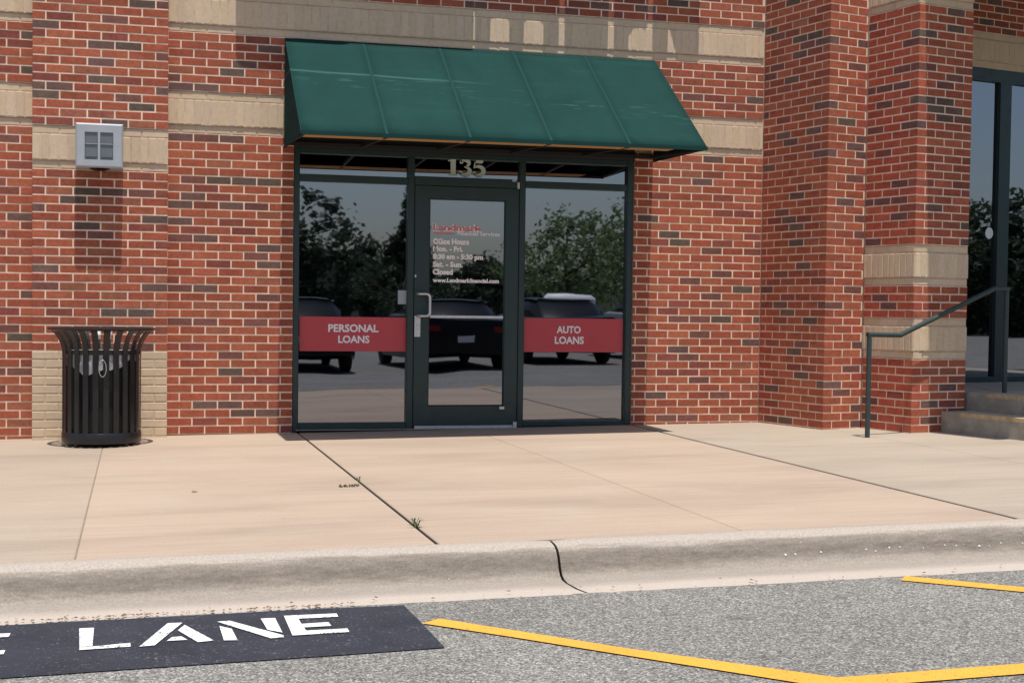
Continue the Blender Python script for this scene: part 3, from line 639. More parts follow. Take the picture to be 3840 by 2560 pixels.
mb = MB(); mb.box((1.700, YG - .010, 1.092), (1.7715, YG - .001, 1.206)); mb.box((1.700, YG - .013, 1.088), (1.7715, YG - .001, 1.0915)); mb.build('call_box', M_FIX, SF)
mb = MB(); mb.box((0.84, YF - 0.05, gz(2.3) + .0005), (3.76, 0.3, gz(2.3) + 0.0045)); mb.build('threshold', M_STEP, SF)
# door lettering (flat print on the glass)
yl = yd + .0205
lines = [('Landmark', 1.995, 2.420, 1.722, 1.776, M_LRED, 0.035), ('Financial Services', 2.208, 2.580, 1.684, 1.716, M_PINK, 0.02), ('Office Hours', 1.995, 2.310, 1.606, 1.652, M_PINK, 0.055), ('Mon. - Fri.', 1.995, 2.256, 1.545, 1.588, M_PINK, 0.055),
         ('8:30 am - 5:30 pm', 1.995, 2.434, 1.480, 1.522, M_PINK, 0.055), ('Sat. - Sun.', 1.995, 2.256, 1.413, 1.456, M_PINK, 0.055), ('Closed', 1.995, 2.170, 1.348, 1.392, M_PINK, 0.055), ('www.Landmarkfinancial.com', 1.995, 2.578, 1.282, 1.316, M_PINK, 0.055)]
for t_, a, b, c, d, m, bo in lines:
    place_text('lettering', t_, a, b, c, d, yl, m, door, bo)
    if m is M_LRED: place_text('lettering_outline', t_, a - .003, b + .003, c - .002, d + .002, yl + .0006, M_PINK, door, 0.09)
mb = MB(); mb.box((2.005, yl, 1.688), (2.180, yl + .0004, 1.702)); mb.build('lettering_rule', M_LRED, door)
# number 135 in a heavy serif, on the transom over the door
def ribbon(mb, pts, ws, M, depth):
    n = len(pts); L = []; Rr = []
    for i in range(n):
        a = Vector(pts[max(0, i - 1)]); b = Vector(pts[min(n - 1, i + 1)]); t = (b - a).normalized(); s = Vector((-t.y, t.x)); p = Vector(pts[i])
        L.append(p + s * ws[i] / 2); Rr.append(p - s * ws[i] / 2)
    for i in range(n - 1): mb.prism([tuple(L[i]), tuple(Rr[i]), tuple(Rr[i + 1]), tuple(L[i + 1])], M, depth)
NM = Matrix.Translation((2.122, YG - .004, 2.192)) @ PLY @ Matrix.Diagonal((0.138, 0.138, 0.003, 1))
mb = MB(); mb.prism([(0, 0.92), (0.10, 0.94), (0.18, 1.0), (0.48, 1.0), (0.48, 0.09), (0.56, 0.04), (0.56, 0), (0.05, 0), (0.05, 0.04), (0.16, 0.09), (0.16, 0.86), (0, 0.86)], NM, 1)
def arc(cx, cy, rx, ry, a0, a1, n=14): return [(cx + rx * math.cos(R(a0 + (a1 - a0) * i / n)), cy + ry * math.sin(R(a0 + (a1 - a0) * i / n))) for i in range(n + 1)]
def bell(n, lo, hi, p=1.0): return [lo + (hi - lo) * math.sin(math.pi * i / (n - 1)) ** p for i in range(n)]
p3 = arc(1.06, 0.77, 0.26, 0.20, 165, -85); ribbon(mb, p3, bell(len(p3), 0.05, 0.25), NM, 1)
p3 = arc(1.04, 0.29, 0.34, 0.25, 95, -165, 18); ribbon(mb, p3, bell(len(p3), 0.05, 0.27), NM, 1)
for cx, cy in ((0.78, 0.19), (0.84, 0.83), (1.66, 0.17)): mb.prism(arc(cx, cy, .115, .11, 0, 345, 12), NM, 1)
mb.prism([(1.70, 0.99), (2.24, 0.99), (2.18, 0.80), (1.70, 0.80)], NM, 1); mb.prism([(1.70, 0.99), (1.78, 0.99), (1.70, 0.48), (1.60, 0.48)], NM, 1)
p5 = arc(1.92, 0.32, 0.34, 0.28, 135, -150, 18); ribbon(mb, p5, bell(len(p5), 0.06, 0.27, .8), NM, 1)
mb.build('house_number', M_NUM, SF)
# interior
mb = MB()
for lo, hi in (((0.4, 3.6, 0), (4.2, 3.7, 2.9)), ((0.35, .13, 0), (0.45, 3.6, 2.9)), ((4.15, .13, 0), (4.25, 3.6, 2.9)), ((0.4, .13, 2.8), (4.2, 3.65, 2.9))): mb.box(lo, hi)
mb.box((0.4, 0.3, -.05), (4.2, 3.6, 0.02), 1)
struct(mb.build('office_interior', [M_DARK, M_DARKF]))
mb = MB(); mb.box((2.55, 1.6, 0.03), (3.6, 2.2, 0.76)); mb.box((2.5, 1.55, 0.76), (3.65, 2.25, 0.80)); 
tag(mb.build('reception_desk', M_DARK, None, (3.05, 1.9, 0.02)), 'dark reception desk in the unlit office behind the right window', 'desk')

def sign(x0, x1, z0, z1, lines_, label):
    s = thing('window_sign', label, 'sign', ((x0 + x1) / 2, YG - .003, (z0 + z1) / 2), 'red loan signs on the windows')
    mb = MB(); mb.box((x0, YG - .004, z0), (x1, YG - .001, z1)); mb.build('sign_panel', M_RED, s)
    for t_, a, b, c, d in lines_: place_text('lettering', t_, a, b, c, d, YG - .0046, M_WHITE, s, 0.03)
sign(0.872, 1.7715, 0.688, 0.976, [('PERSONAL', 1.112, 1.536, 0.852, 0.914), ('LOANS', 1.196, 1.460, 0.760, 0.820)], 'red window sign reading PERSONAL LOANS left of the door')
sign(2.8005, 3.716, 0.690, 0.984, [('AUTO', 3.106, 3.326, 0.857, 0.917), ('LOANS', 3.090, 3.356, 0.764, 0.826)], 'red window sign reading AUTO LOANS right of the door')

# ------------------------------------------------------------------ awning
AW = thing('awning', 'teal green sloped fabric awning over the storefront', 'awning', (2.34, 0, 2.36))
AX0, AX1, AP, AZT = 0.732, 3.949, 1.246, 3.256
def az(x): return 2.345 + 0.012 * (x - AX0) / (AX1 - AX0)
NP = 5
for i in range(NP):
    xa = AX0 + (AX1 - AX0) * i / NP; xb = AX0 + (AX1 - AX0) * (i + 1) / NP; mb = MB(); nu, nv = 6, 10
    for v_ in range(nv + 1):
        for u in range(nu + 1):
            x = xa + (xb - xa) * u / nu; t_ = v_ / nv; sag = -0.012 * math.sin(math.pi * u / nu) * math.sin(math.pi * t_)
            mb.v.append(Vector((x, -0.006 - (AP - .006) * t_ - sag * .5, AZT + (az(x) - AZT) * t_ + sag)))
    for v_ in range(nv):
        for u in range(nu): mb.f.append((v_ * (nu + 1) + u, (v_ + 1) * (nu + 1) + u, (v_ + 1) * (nu + 1) + u + 1, v_ * (nu + 1) + u + 1)); mb.m.append(0)
    o = mb.build('fabric_panel', M_AWN, AW, smooth=True)
    sol = o.modifiers.new('thickness', 'SOLIDIFY'); sol.thickness = 0.004; sol.offset = -1
    if i:
        mb = MB(); nrm = Vector((0, -(AZT - az(xa)), AP)).normalized()
        a = Vector((xa, -0.006, AZT)) + nrm * .0008; b = Vector((xa, -AP, az(xa))) + nrm * .0008
        mb.bar(a, b, 0.024, 0.0012, nrm); mb.build('seam', M_SEAM, o)
for x, s in ((AX0, -1), (AX1, 1)):
    mb = MB(); poly = [(x, -0.006, AZT), (x, -AP, az(x)), (x, -AP + .004, az(x) - .012), (x, -0.006, az(x) + 0.008)]
    mb.add(poly + [(q[0] + s * .004, q[1], q[2]) for q in poly], [(0, 1, 2, 3), (7, 6, 5, 4)] + [(i, (i + 4), (i + 1) % 4 + 4, (i + 1) % 4) for i in range(4)])
    mb.build('end_panel', M_AWN, AW)
mb = MB(); mb.bar((AX0, -AP - .002, az(AX0) - .004), (AX1, -AP - .002, az(AX1) - .004), 0.012, 0.03); mb.build('front_hem', M_AWN, AW)
mb = MB(); mb.add([(AX0 + .03, -AP + .006, az(AX0) - .012), (AX1 - .25, -AP + .006, az(AX1) - .012), (AX1 - .25, -AP + .24, az(AX1) - .008), (AX0 + .03, -AP + .24, az(AX0) - .008)], [(0, 3, 2, 1)])
mb.build('lining_strip', M_TAN, AW)
mb = MB(); mb.bar((AX0 + .02, -AP + .045, az(AX0) + .004), (AX1 - .02, -AP + .045, az(AX1) + .004), .028, .022); mb.build('front_bar', M_BAR, AW)
mb = MB(); mb.bar((AX0 + .02, -.03, AZT - .04), (AX1 - .02, -.03, AZT - .04), .028, .028); mb.bar((AX0 + .02, -.03, az(AX0) + .05), (AX1 - .02, -.03, az(AX1) + .05), .028, .028); mb.build('wall_bar', M_BAR, AW)
for i in range(NP + 1):
    x = min(max(AX0 + (AX1 - AX0) * i / NP, AX0 + .02), AX1 - .02); mb = MB()
    mb.bar((x, -.03, AZT - .075), (x, -AP + .06, az(x) - .004), .025, .025); mb.bar((x, -.045, az(x) + .05), (x, -AP + .075, az(x) - .002), .025, .025); mb.build('rafter_bar', M_BAR, AW)

# ------------------------------------------------------------------ wall light on the pilaster
LX0, LX1, LZ0, LZ1, LYF = -0.900, -0.546, 2.112, 2.452, -0.345
WL = thing('wall_light', 'square grey wall light with four louvres above the trash can', 'wall light', (-0.72, YP, 2.28))
mb = MB(); e = 0.012; yb = YP - 0.001
w_ = lambda x, z, y: (x, y, z)
win = []
for cx in (-0.783, -0.668):
    for (za, zb2) in ((2.2925, 2.384), (2.170, 2.2915)): win.append((cx - .049, cx + .049, za, zb2))
mb.box((LX0, LYF + .012, LZ0), (LX1, yb, LZ1))
# face plate with four recesses (built as strips round them)
xsb = [LX0 + e, -0.832, -0.734, -0.717, -0.619, LX1 - e]; zsb = [LZ0 + e, 2.170, 2.2915, 2.2925, 2.384, LZ1 - e]
for i in range(5):
    for j in range(5):
        hole = i in (1, 3) and j in (1, 3)
        if not hole: mb.add([(xsb[i], LYF, zsb[j]), (xsb[i + 1], LYF, zsb[j]), (xsb[i + 1], LYF, zsb[j + 1]), (xsb[i], LYF, zsb[j + 1])], [(0, 1, 2, 3)])
O4 = [(LX0, LZ0), (LX1, LZ0), (LX1, LZ1), (LX0, LZ1)]; I4 = [(LX0 + e, LZ0 + e), (LX1 - e, LZ0 + e), (LX1 - e, LZ1 - e), (LX0 + e, LZ1 - e)]
mb.add([(x, LYF + .012, z) for x, z in O4] + [(x, LYF, z) for x, z in I4], [(i, (i + 1) % 4, 4 + (i + 1) % 4, 4 + i) for i in range(4)])
mb.build('casing', M_FIX, WL)
for (xa, xb, za, zb2) in win:
    mb = MB(); y2 = LYF + .010
    mb.add([(xa, LYF, za), (xb, LYF, za), (xb, LYF, zb2), (xa, LYF, zb2), (xa + .006, y2, za + .004), (xb - .006, y2, za + .004), (xb - .006, y2 - .004, zb2 - .006), (xa + .006, y2 - .004, zb2 - .006)],
           [(4, 5, 6, 7), (0, 1, 5, 4), (1, 2, 6, 5), (2, 3, 7, 6), (3, 0, 4, 7)])
    for q in range(3):
        zq = za + .02 + (zb2 - za - .03) * (q + .5) / 3
        if za < 2.2 and q == 0: mb.box((xa + .008, y2 - .008, zq - .010), (xb - .008, y2 - .001, zq - .004))
    mb.build('louvre', M_FIXP, WL)
mb = MB(); mb.lathe([(0.0, -.018), (.05, -.014), (.075, -.004), (.08, .0)], (-.723, -.25, LZ0 - .0005), 20); mb.build('lens', M_CARGL, WL, smooth=True)

# ------------------------------------------------------------------ trash can
TC = Vector((-0.692, -0.645, gz(-0.69)))
TR = thing('trash_can', 'black slatted steel trash can with flared top before the cream pilaster base', 'trash can', TC)
NS = 24
sl = [(.281, .05), (.281, .40), (.281, .690), (.284, .725), (.292, .760), (.306, .795), (.326, .828), (.350, .856), (.372, .875)]
proto = None
for k in range(NS):
    a = 2 * math.pi * (k + .5) / NS - math.pi / 2
    if proto is None:
        mb = MB(); hw = .0225; th_ = .006; m = 4
        for (r_, z_) in sl:
            f = 1.0 + max(0, (r_ - .281)) * 1.1
            mb.v += [Vector((r_, -hw * f, z_)), Vector((r_ + th_, -hw * f + .002, z_)), Vector((r_ + th_, hw * f - .002, z_)), Vector((r_, hw * f, z_))]
        for i in range(len(sl) - 1):
            for q in range(4): mb.f.append((i * 4 + q, i * 4 + (q + 1) % 4, i * 4 + 4 + (q + 1) % 4, i * 4 + 4 + q)); mb.m.append(0)
        proto = mb.build('slat', M_CANB, TR, (0, 0, 0)); proto.rotation_euler = (0, 0, a); proto['_b'] = tuple(TC)
    else:
        o = proto.copy(); C.objects.link(o); o.parent = TR; o.rotation_euler = (0, 0, a)
def ring(name, prof_, m, n=64): 
    mb = MB(); mb.lathe(prof_, TC, n); return mb.build(name, m, TR, smooth=True)
ring('rim', [(.362, .872), (.366, .884), (.384, .890), (.396, .885), (.394, .874), (.380, .868), (.362, .872)], M_CANB)
ring('base_ring', [(.278, .028), (.290, .028), (.292, .04), (.292, .098), (.286, .108), (.276, .108), (.276, .028)], M_CANB)
ring('upper_ring', [(.272, .690), (.280, .690), (.280, .722), (.272, .722), (.272, .690)], M_CANB)
ring('liner', [(.0, .06), (.250, .06), (.258, .70), (.266, .715), (.258, .722), (.250, .70), (.24, .10), (.0, .10)], M_LINER)
mb = MB(); NB = 72; rr = random.Random(2); 
for k in range(NB):
    a = 2 * math.pi * k / NB; low = .60 + .045 * math.sin(a * 2 + 2.2) + .015 * math.sin(a * 7) + rr.uniform(-.006, .006); w1 = rr.uniform(-.0035, .0035)
    for (r_, z_) in ((.2655 + w1, low), (.2690 + w1, (low + .71) / 2), (.269, .712), (.262, .718), (.250, .712)):
        mb.v.append(TC + Vector((r_ * math.cos(a), r_ * math.sin(a), z_)))
for k in range(NB):
    j = (k + 1) % NB
    for i in range(4): mb.f.append((k * 5 + i, j * 5 + i, j * 5 + i + 1, k * 5 + i + 1)); mb.m.append(0)
mb.build('bin_bag', M_BAG, TR, smooth=True)
mb = MB(); mb.tube([TC + Vector((0.012 + .026 * math.sin(t_), -.292 - .004 * math.cos(t_), .595 + .062 * math.cos(t_) - .004)) for t_ in [2 * math.pi * i / 24 for i in range(24)]], .0035, 6, True); mb.build('cable_loop', M_SILVER, TR)
mb = MB()
for k in range(4):
    a = math.pi / 4 + k * math.pi / 2; mb.lathe([(0, 0), (.018, 0), (.018, .03), (0, .03)], TC + Vector((.25 * math.cos(a), .25 * math.sin(a), -.002)), 10)
mb.build('foot', M_CANB, TR)

# ------------------------------------------------------------------ steps, handrail, entrance window
def st(a, b, z): q = K3 + d2 * a + d1 * b; return Vector((q.x, q.y, z))
def step_box(mb, a0, a1, b0, b1, z0, z1, mi=0):
    mb.add([st(a0, b0, z0), st(a1, b0, z0), st(a1, b1, z0), st(a0, b1, z0), st(a0, b0, z1), st(a1, b0, z1), st(a1, b1, z1), st(a0, b1, z1)],
           [(0, 1, 2, 3), (7, 6, 5, 4), (0, 4, 5, 1), (1, 5, 6, 2), (2, 6, 7, 3), (3, 7, 4, 0)], mi)
SP = thing('entrance_steps', 'grey concrete entrance steps with yellow edges right of the brick pier', 'steps', st(0.6, 0.3, gz(6.2)))
A1, A2 = 0.330, 0.628
mb = MB(); step_box(mb, A1, A2 + .0, .004, 3.2, gz(6.0) - .05, 0.252); mb.build('step', M_STEP, SP)
mb = MB(); step_box(mb, A2 + .001, 5.0, -RD + .002, 3.2, gz(6.0) - .05, 0.402); mb.build('landing', M_STEP, SP)
mb = MB(); step_box(mb, A1 - .002, A1 + .045, .22, 3.19, 0.222, 0.2545); mb.build('step_edge', M_NOSE, SP)
mb = MB(); step_box(mb, A2 - .002, A2 + .045, .22, 3.19, 0.372, 0.4045); mb.build('step_edge', M_NOSE, SP)

HP = Vector((5.2041, -1.5909, gz(5.2)))
def hp(a, z): q = HP + d2 * a; return Vector((q.x, q.y, z))
HR = thing('handrail', 'dark green metal handrail rising beside the entrance steps', 'handrail', HP)
mb = MB(); mb.tube([hp(0.02, HP.z - .02), hp(0.02, 0.885)], .0205, 12); mb.build('post', M_RAIL, HR, smooth=True)
mb = MB(); mb.tube([hp(1.531, .40), hp(1.531, 1.275)], .0205, 12); mb.build('post', M_RAIL, HR, smooth=True)
mb = MB(); mb.tube([hp(0.0, .892), hp(.345, .888), hp(1.385, 1.282), hp(1.55, 1.282)], .0205, 12); mb.build('top_rail', M_RAIL, HR, smooth=True)

def dp(a, z, b=0.0): q = DO + d2 * a + d1 * b; return Vector((q.x, q.y, z))
EW = thing('entrance_window', 'tall dark framed entrance glazing past the brick pier at the right edge', 'window', dp(1.6, .40))
def dmem(name, a0, a1, z0, z1, b=-.012):
    mb = MB(); v = []
    for bb in (b, b - .1):
        v += [dp(a0, z0, bb), dp(a1, z0, bb), dp(a1, z1, bb), dp(a0, z1, bb)]
    mb.add(v, [(0, 1, 2, 3), (7, 6, 5, 4), (1, 0, 4, 5), (2, 1, 5, 6), (3, 2, 6, 7), (0, 3, 7, 4)]); return mb.build(name, M_FRAME, EW)
ZH = ZB + 15 * CO
dmem('head_rail', 0.0, 3.6, ZH - .125, ZH - .002); dmem('sill_rail', 0.0, 3.6, .402, .455)
dmem('mullion', 1.775, 1.925, .4555, ZH - .1255, -.010); dmem('mullion', 0.0, .05, .4555, ZH - .1255); dmem('mullion', 3.5, 3.6, .4555, ZH - .1255)
for a0, a1 in ((.05, 1.775), (1.925, 3.5)):
    mb = MB(); mb.add([dp(a0, .455, -.05), dp(a1, .455, -.05), dp(a1, ZH - .125, -.05), dp(a0, ZH - .125, -.05)], [(0, 1, 2, 3)]); mb.build('window_glass', M_GLASS, EW)
mb = MB(); pts = [dp(1.702 + .052 * math.cos(t_), 1.866 + .056 * math.sin(t_), -.046) for t_ in [2 * math.pi * i / 24 for i in range(24)]]
mb.v = pts + [p - d1 * .002 for p in pts]; mb.f = [tuple(range(24)), tuple(range(47, 23, -1))] + [(i, i + 24, (i + 1) % 24 + 24, (i + 1) % 24) for i in range(24)]; mb.m = [0] * 26
tag(mb.build('window_sticker', M_WHITE, None, dp(1.702, 1.866, -.046)), 'small white oval sticker on the entrance glass', 'sticker')
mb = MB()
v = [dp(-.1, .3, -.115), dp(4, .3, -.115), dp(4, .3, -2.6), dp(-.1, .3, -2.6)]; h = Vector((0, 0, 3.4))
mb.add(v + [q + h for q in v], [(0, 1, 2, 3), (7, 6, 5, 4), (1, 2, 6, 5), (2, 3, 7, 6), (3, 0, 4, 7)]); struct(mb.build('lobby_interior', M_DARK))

# ------------------------------------------------------------------ raised letter sign above the picture (throws the lettered shade on the upper band)
LS = thing('shop_sign', 'raised letter sign on the wall above the awning, throwing its lettered shade', 'sign', (2.4, 0, 4.02))
def lit(polys, y1, y2, name='sign_letter'):
    mb = MB(); M_ = Matrix.Translation((0.012, -y2, 0)) @ PLY
    for p in polys: mb.prism(p, M_, y2 - y1)
    return mb.build(name, M_RED, LS)
def rr_(x0, x1, z0, z1, r): return arc(x0 + r, z0 + r, r, r, 180, 270, 5) + arc(x1 - r, z0 + r, r, r, 270, 360, 5) + arc(x1 - r, z1 - r, r, r, 0, 90, 5) + arc(x0 + r, z1 - r, r, r, 90, 180, 5)
b = 4.04; xh = b + .62
lit([rr_(.335, 1.25, 4.01, 5.0, .12)], .03, .25, 'sign_logo'); lit([rr_(1.20, 2.312, 4.03, 5.0, .05)], .03, .22, 'sign_logo')
def archn(x0, x1, top, n=8): 
    r_ = (x1 - x0) / 2; return [(x1, top - .05)] + [(x1 - r_ + r_ * math.cos(R(a)), top - .05 + .05 * math.sin(R(a))) for a in range(15, 180, 15)] + [(x0, top - .05)]
ar = b + .27
lit([[(2.328, b), (2.459, b)] + archn(2.459, 2.628, ar)[::-1] + [(2.628, b), (2.755, b)] + archn(2.755, 2.931, ar)[::-1] + [(2.931, b), (3.067, b), (3.067, xh), (2.328, xh)]], .04, .19)
lit([[(3.122, b), (3.514, b), (3.514, xh), (3.122, xh)]], .04, .19)
lit([[(3.570, b), (3.703, b), (3.703, b + .17), (3.745, b + .235), (3.81, b + .26), (3.86, b + .24), (3.88, b + .30), (3.88, xh), (3.570, xh)]], .04, .19)
lit([[(3.928, b), (4.067, b), (4.067, xh), (3.928, xh)], [(4.068, b + .30), (4.16, b + .03), (4.20, b), (4.36, b), (4.36, xh), (4.068, xh)]], .04, .19)

# ------------------------------------------------------------------ small things on the pavement
mb = MB(); rr = random.Random(44)
for i in range(420):
    x = -2.6 + 3.0 * rr.random() ** .8 if i < 330 else rr.uniform(-2.6, 4.4); y = -6.285 + rr.gauss(0, .012) if i < 330 else -6.27 + rr.gauss(0, .05); a = rr.uniform(0, 6.28); l = rr.uniform(.004, .012)
    z = gz(x) - .118; c_, s_ = math.cos(a), math.sin(a)
    mb.add([(x - l * c_, y - l * s_, z), (x + l * .5 * s_, y - l * .5 * c_, z + rr.uniform(.001, .005)), (x + l * c_, y + l * s_, z), (x - l * .5 * s_, y + l * .5 * c_, z + rr.uniform(.001, .006))], [(0, 1, 2, 3)])
o = mb.build('gutter_litter', M_LITTER, None, (-.5, -6.28, -.12)); o['kind'] = 'stuff'; o['label'] = 'brown crumbs of leaf litter along the gutter edge'; o['category'] = 'litter'
mb = MB(); kp = lambda x, y: None
for i in range(34):
    x = 2.35 + 2.0 * (i + rr.uniform(-.3, .3)) / 34; t_ = rr.uniform(.25, .8); py, pz = -0.158 - .013 * t_, -.075 - .027 * t_; l = rr.uniform(.0018, .0045)
    if rr.random() < .5: continue
    mb.add([(x + l * math.cos(a) * 1.5, KY + py - .0025 + l * .5 * math.sin(a), gz(x) + pz + l * math.sin(a)) for a in (0, 1.2, 2.4, 3.6, 5.0)], [(0, 4, 3, 2, 1)][:1])
    mb.f[-1] = mb.f[-1][::-1]
o = mb.build('paint_flecks', M_WHITEP, kerb); o['kind'] = 'stuff'
def leaf(name, x, y, L, label, m, rot, curl=.012):
    mb = MB(); n = 5; c_, s_ = math.cos(rot), math.sin(rot)
    for i in range(n + 1):
        t_ = i / n; w_ = L * .32 * math.sin(math.pi * min(1, t_ * .92 + .04)); z_ = curl * math.sin(t_ * 3) + .003
        for sgn in (-1, 0, 1):
            a, b_ = (t_ - .5) * L, sgn * w_; mb.v.append(Vector((x + a * c_ - b_ * s_, y + a * s_ + b_ * c_, gz(x) + z_ + abs(sgn) * curl * .6)))
    for i in range(n):
        for q in range(2): mb.f.append((i * 3 + q, i * 3 + 3 + q, i * 3 + 4 + q, i * 3 + 1 + q)); mb.m.append(0)
    return tag(mb.build(name, m, None, (x, y, gz(x))), label, 'leaf')
leaf('dry_leaf', -0.115, -3.63, .04, 'small dry brown leaf lying alone on the left sidewalk slab', M_LEAF, .6, .003)
mb = MB(); rr = random.Random(6)
for i in range(9):
    x = .71 + .014 * i + rr.uniform(-.006, .006); y = -3.62 + rr.uniform(-.015, .015); a = rr.uniform(0, 3)
    mb.tube([(x, y, gz(x) + .003), (x + .02 * math.cos(a), y + .012 * math.sin(a), gz(x) + .012), (x + .036 * math.cos(a), y + .03 * math.sin(a), gz(x) + .004)], [.004, .005, .002], 5)
tag(mb.build('twig', M_LEAF, None, (.77, -3.62, gz(.77))), 'dark dry twig beside the long joint in the sidewalk', 'twig')
def weed(x, y, label, n, hgt, seed):
    mb = MB(); rr = random.Random(seed)
    for i in range(n):
        a = rr.uniform(0, 6.28); l = hgt * rr.uniform(.6, 1.2); ox, oy = x + rr.uniform(-.006, .006), y + rr.uniform(-.05, .05); w_ = .003
        p = [Vector((ox, oy, gz(x) - .006)), Vector((ox + l * .4 * math.cos(a), oy + l * .4 * math.sin(a), gz(x) + l * .7)), Vector((ox + l * .9 * math.cos(a), oy + l * .9 * math.sin(a), gz(x) + l * .6))]
        s_ = Vector((-math.sin(a), math.cos(a), 0)) * w_
        mb.add([p[0] - s_, p[0] + s_, p[1] + s_ * 1.4, p[1] - s_ * 1.4, p[2]], [(0, 1, 2, 3), (3, 2, 4)])
    return tag(mb.build('weed', M_WEED, None, (x, y, gz(x))), label, 'weed', 'weeds in the sidewalk joint')
weed(.862, -3.30, 'tiny weed in the sidewalk joint near the twig', 7, .03, 1); weed(.862, -5.17, 'tuft of grass in the sidewalk joint close to the kerb', 12, .05, 2)

# ------------------------------------------------------------------ what the glass reflects: parked cars and trees across the lot
def loft(mb, stations, mi=0):
    m = len(stations[0]); o = len(mb.v)
    for st_ in stations: mb.v += [Vector(p) for p in st_]
    for k in range(len(stations) - 1):
        for i in range(m): mb.f.append((o + k * m + i, o + (k + 1) * m + i, o + (k + 1) * m + (i + 1) % m, o + k * m + (i + 1) % m)); mb.m.append(mi)
    mb.f += [tuple(o + i for i in range(m)), tuple(o + (len(stations) - 1) * m + m - 1 - i for i in range(m))]; mb.m += [mi, mi]
def car(x, y, label, col, suv=False):
    """rear of the car faces the building (+Y)"""
    g = gz(x) - .126; t = thing('parked_car', label, 'car', (x, y, g), 'cars parked across the lot')
    m = mat('car_paint', col, 0.32, 0.1, 0.25); H = 1.72 if suv else 1.30
    def sec(yy, hw, zb_, zt, tum):
        return [(x - hw, yy, g + zb_), (x - hw * 1.01, yy, g + (zb_ + zt) / 2), (x - hw * tum, yy, g + zt - .04), (x - hw * (tum - .1), yy, g + zt), (x + hw * (tum - .1), yy, g + zt), (x + hw * tum, yy, g + zt - .04), (x + hw * 1.01, yy, g + (zb_ + zt) / 2), (x + hw, yy, g + zb_)]
    mb = MB(); bt = .98 if suv else .92
    loft(mb, [sec(y, .72, .40, .74, .96), sec(y - .05, .86, .30, bt, .95), sec(y - .5, .91, .22, bt + .03, .95), sec(y - 1.6, .92, .20, .98, .96), sec(y - 3.2, .92, .20, .98, .95), sec(y - 4.2, .90, .22, .86, .92), sec(y - 4.65, .80, .28, .72, .9), sec(y - 4.75, .62, .36, .60, .9)])
    body = mb.build('body', m, t, smooth=True)
    mb = MB(); ra = y - (.35 if suv else .75)
    loft(mb, [sec(ra + .25, .70, bt - .02, bt + .02, .9), sec(ra - .25, .74, .9, H - .06, .82), sec(ra - .9, .75, .9, H, .82), sec(ra - 1.7, .75, .9, H - .02, .82), sec(ra - 2.5, .74, .9, 1.02, .9)])
    mb.build('cabin_glass', M_CARGL, t, smooth=True)
    mb = MB(); loft(mb, [sec(ra - .30, .62, H - .05, H - .01, .95), sec(ra - .9, .64, H - .03, H + .012, .95), sec(ra - 1.7, .63, H - .05, H - .005, .95)]); mb.build('roof', m, t, smooth=True)
    for sx in (-1, 1):
        mb = MB(); mb.box((x + sx * .66 - .15, y - .06, g + .70), (x + sx * .66 + .15, y + .002, g + .80)); mb.build('tail_lamp', M_TAIL, t)
        for yy in (y - .95, y - 3.75):
            mb = MB(); mb.lathe([(0, -.1), (.24, -.1), (.325, -.08), (.335, 0), (.325, .08), (.24, .1), (0, .1)], (0, 0, 0), 24)
            mb.v = [Vector((x + sx * .82 + q.z, yy + q.x, g + .335 + q.y)) for q in mb.v]; mb.build('wheel', M_TYRE, t, smooth=True)
    mb = MB(); mb.box((x - .16, y - .01, g + .52), (x + .16, y + .008, g + .64)); mb.build('number_plate', M_PLATE, t)
car(5.3, -13.0, 'black sedan with red tail lamps, reflected in the door glass', (0.010, 0.010, 0.012))
car(2.45, -13.2, 'dark green sedan, reflected low in the left window', (0.008, 0.014, 0.013))
car(8.1, -15.2, 'dark grey sedan, reflected low in the right window', (0.03, 0.03, 0.034))
car(10.9, -16.2, 'silver car, reflected at the right edge of the right window', (0.32, 0.33, 0.35))
TX, TY = 11.2, -26.0; bz = gz(TX) - .13
tk = thing('tank_trailer', 'white tank on a small trailer, reflected in the right window', 'trailer', (TX, TY, bz))
mb = MB(); mb.lathe([(0, -.72), (.16, -.69), (.25, -.58), (.27, 0), (.25, .58), (.16, .69), (0, .72)], (0, 0, 0), 24); mb.v = [Vector((TX + q.z, TY + q.x, bz + 1.22 + q.y)) for q in mb.v]; mb.build('tank', M_WHITE, tk, smooth=True)
mb = MB(); mb.box((TX - 1.0, TY - .5, bz + .55), (TX + 1.0, TY + .5, bz + .70)); mb.build('chassis', M_CANB, tk)
for sx in (-.4, .4):
    mb = MB(); mb.box((TX + sx - .06, TY - .25, bz + .701), (TX + sx + .06, TY + .25, bz + .99)); mb.build('saddle', M_CANB, tk)
for yy in (TY - .56, TY + .56):
    mb = MB(); mb.lathe([(0, -.1), (.3, -.1), (.34, 0), (.3, .1), (0, .1)], (0, 0, 0), 20); mb.v = [Vector((TX + q.x, yy + q.z, bz + .34 + q.y)) for q in mb.v]; mb.build('wheel', M_TYRE, tk, smooth=True)

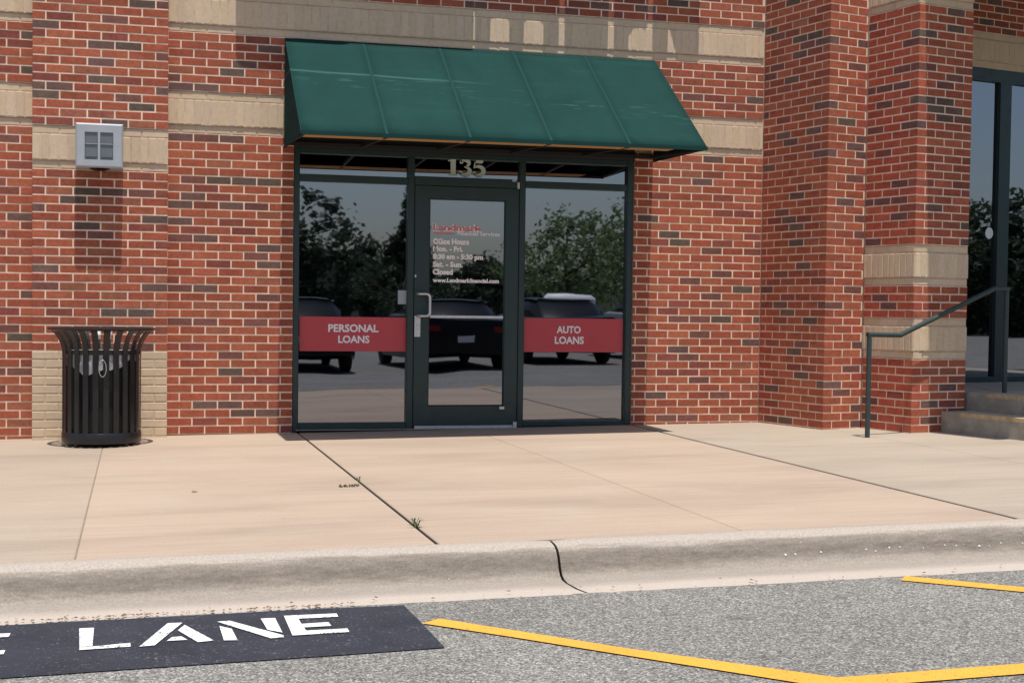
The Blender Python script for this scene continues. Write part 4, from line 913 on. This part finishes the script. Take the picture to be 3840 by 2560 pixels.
def crown(cx, cy, cz, rx, rz, nclump, nleaf, ls, seed, conic=False):
    rr = random.Random(seed); mb = MB()
    for _ in range(nclump):
        while True:
            u = Vector((rr.uniform(-1, 1), rr.uniform(-1, 1), rr.uniform(-1, 1)))
            if .25 < u.length < 1: break
        s_ = (1 - (u.z * .5 + .5) * .85) if conic else 1.0
        c_ = Vector((cx + u.x * rx * s_, cy + u.y * rx * s_, cz + u.z * rz)); cr = rr.uniform(.16, .34) * min(rx, rz) * (.55 if conic else 1)
        for _ in range(nleaf):
            p = c_ + Vector((rr.gauss(0, .5), rr.gauss(0, .5), rr.gauss(0, .42))) * cr
            a = Vector((rr.uniform(-1, 1), rr.uniform(-1, 1), rr.uniform(-.6, .6))).normalized(); b_ = a.cross(Vector((rr.uniform(-1, 1), rr.uniform(-1, 1), rr.uniform(-1, 1)))).normalized(); l = ls * rr.uniform(.6, 1.4)
            mb.add([p - a * l, p + b_ * l * .5, p + a * l, p - b_ * l * .5], [(0, 1, 2, 3)])
    return mb
def tree(name, x, y, h, rx, label, m, seed, conic=False, nclump=70, nleaf=40, ls=.14, grp=None):
    z0 = -0.12; t = thing(name, label, 'tree', (x, y, z0), grp); rr = random.Random(seed)
    mb = MB(); mb.tube([(x, y, z0 - .1), (x + .05, y, z0 + h * .3), (x - .05, y + .1, z0 + h * .6), (x, y, z0 + h * .9)], [h * .028, h * .022, h * .013, h * .004], 8)
    for i in range(6):
        a = rr.uniform(0, 6.28); zz = h * rr.uniform(.3, .6); mb.tube([(x, y, z0 + zz), (x + rx * .35 * math.cos(a), y + rx * .35 * math.sin(a), z0 + zz + h * .12), (x + rx * .7 * math.cos(a), y + rx * .7 * math.sin(a), z0 + zz + h * .22)], [h * .01, h * .007, h * .003], 6)
    mb.build('trunk', M_BARK, t, smooth=True)
    crown(x, y, z0 + h * (.56 if conic else .62), rx, h * (.44 if conic else .38), nclump, nleaf, ls, seed, conic).build('crown', m, t)
tree('leafy_tree', 12.4, -30, 4.15, 2.3, 'loose green leafy tree reflected in the right window', M_TREE, 3, nclump=64, nleaf=60, ls=.085)
tree('leafy_tree', 16.4, -34, 5.0, 2.5, 'taller green tree reflected at the right end of the right window', M_TREE, 4, nclump=64, nleaf=60, ls=.095)
tree('leafy_tree', 8.6, -38, 2.9, 1.9, 'low round tree reflected at the left end of the right window', M_TREED, 5, nclump=50, nleaf=50, ls=.09)
tree('conifer_tree', 14.9, -70, 8.2, 2.2, 'dark conifer reflected at the right end of the left window', M_TREED, 8, True, 130, 40, .16)
mb = MB(); rr = random.Random(12)
for i in range(40):
    x = -76 + i * 4.4 + rr.uniform(-1.5, 1.5); y = -86 + rr.uniform(-8, 8)
    top = (8.4 if x < 12.5 else 6.4 if x < 17 else 4.6) + rr.uniform(-.7, .7)
    c_ = crown(x, y, top * .45, 3.6, top * .55, 46, 80, .24, 100 + i); mb.v += c_.v; o_ = len(mb.v) - len(c_.v); mb.f += [tuple(q + o_ for q in f) for f in c_.f]; mb.m += c_.m
for i in range(16):
    a = R(10 + i * 3.4); D_ = 62 + rr.uniform(-5, 5); x = 8 + D_ * math.cos(a); y = -D_ * math.sin(a); top = rr.uniform(6.6, 9.0)
    c_ = crown(x, y, top * .45, 3.6, top * .55, 46, 80, .22, 200 + i); mb.v += c_.v; o_ = len(mb.v) - len(c_.v); mb.f += [tuple(q + o_ for q in f) for f in c_.f]; mb.m += c_.m
o = mb.build('woodland', M_TREED, None, (0, -86, 0)); o['kind'] = 'stuff'; o['label'] = 'dark line of woods across the lot, reflected in the glass'; o['category'] = 'woods'

for o in list(bpy.data.objects):
    if '_b' in o: del o['_b']
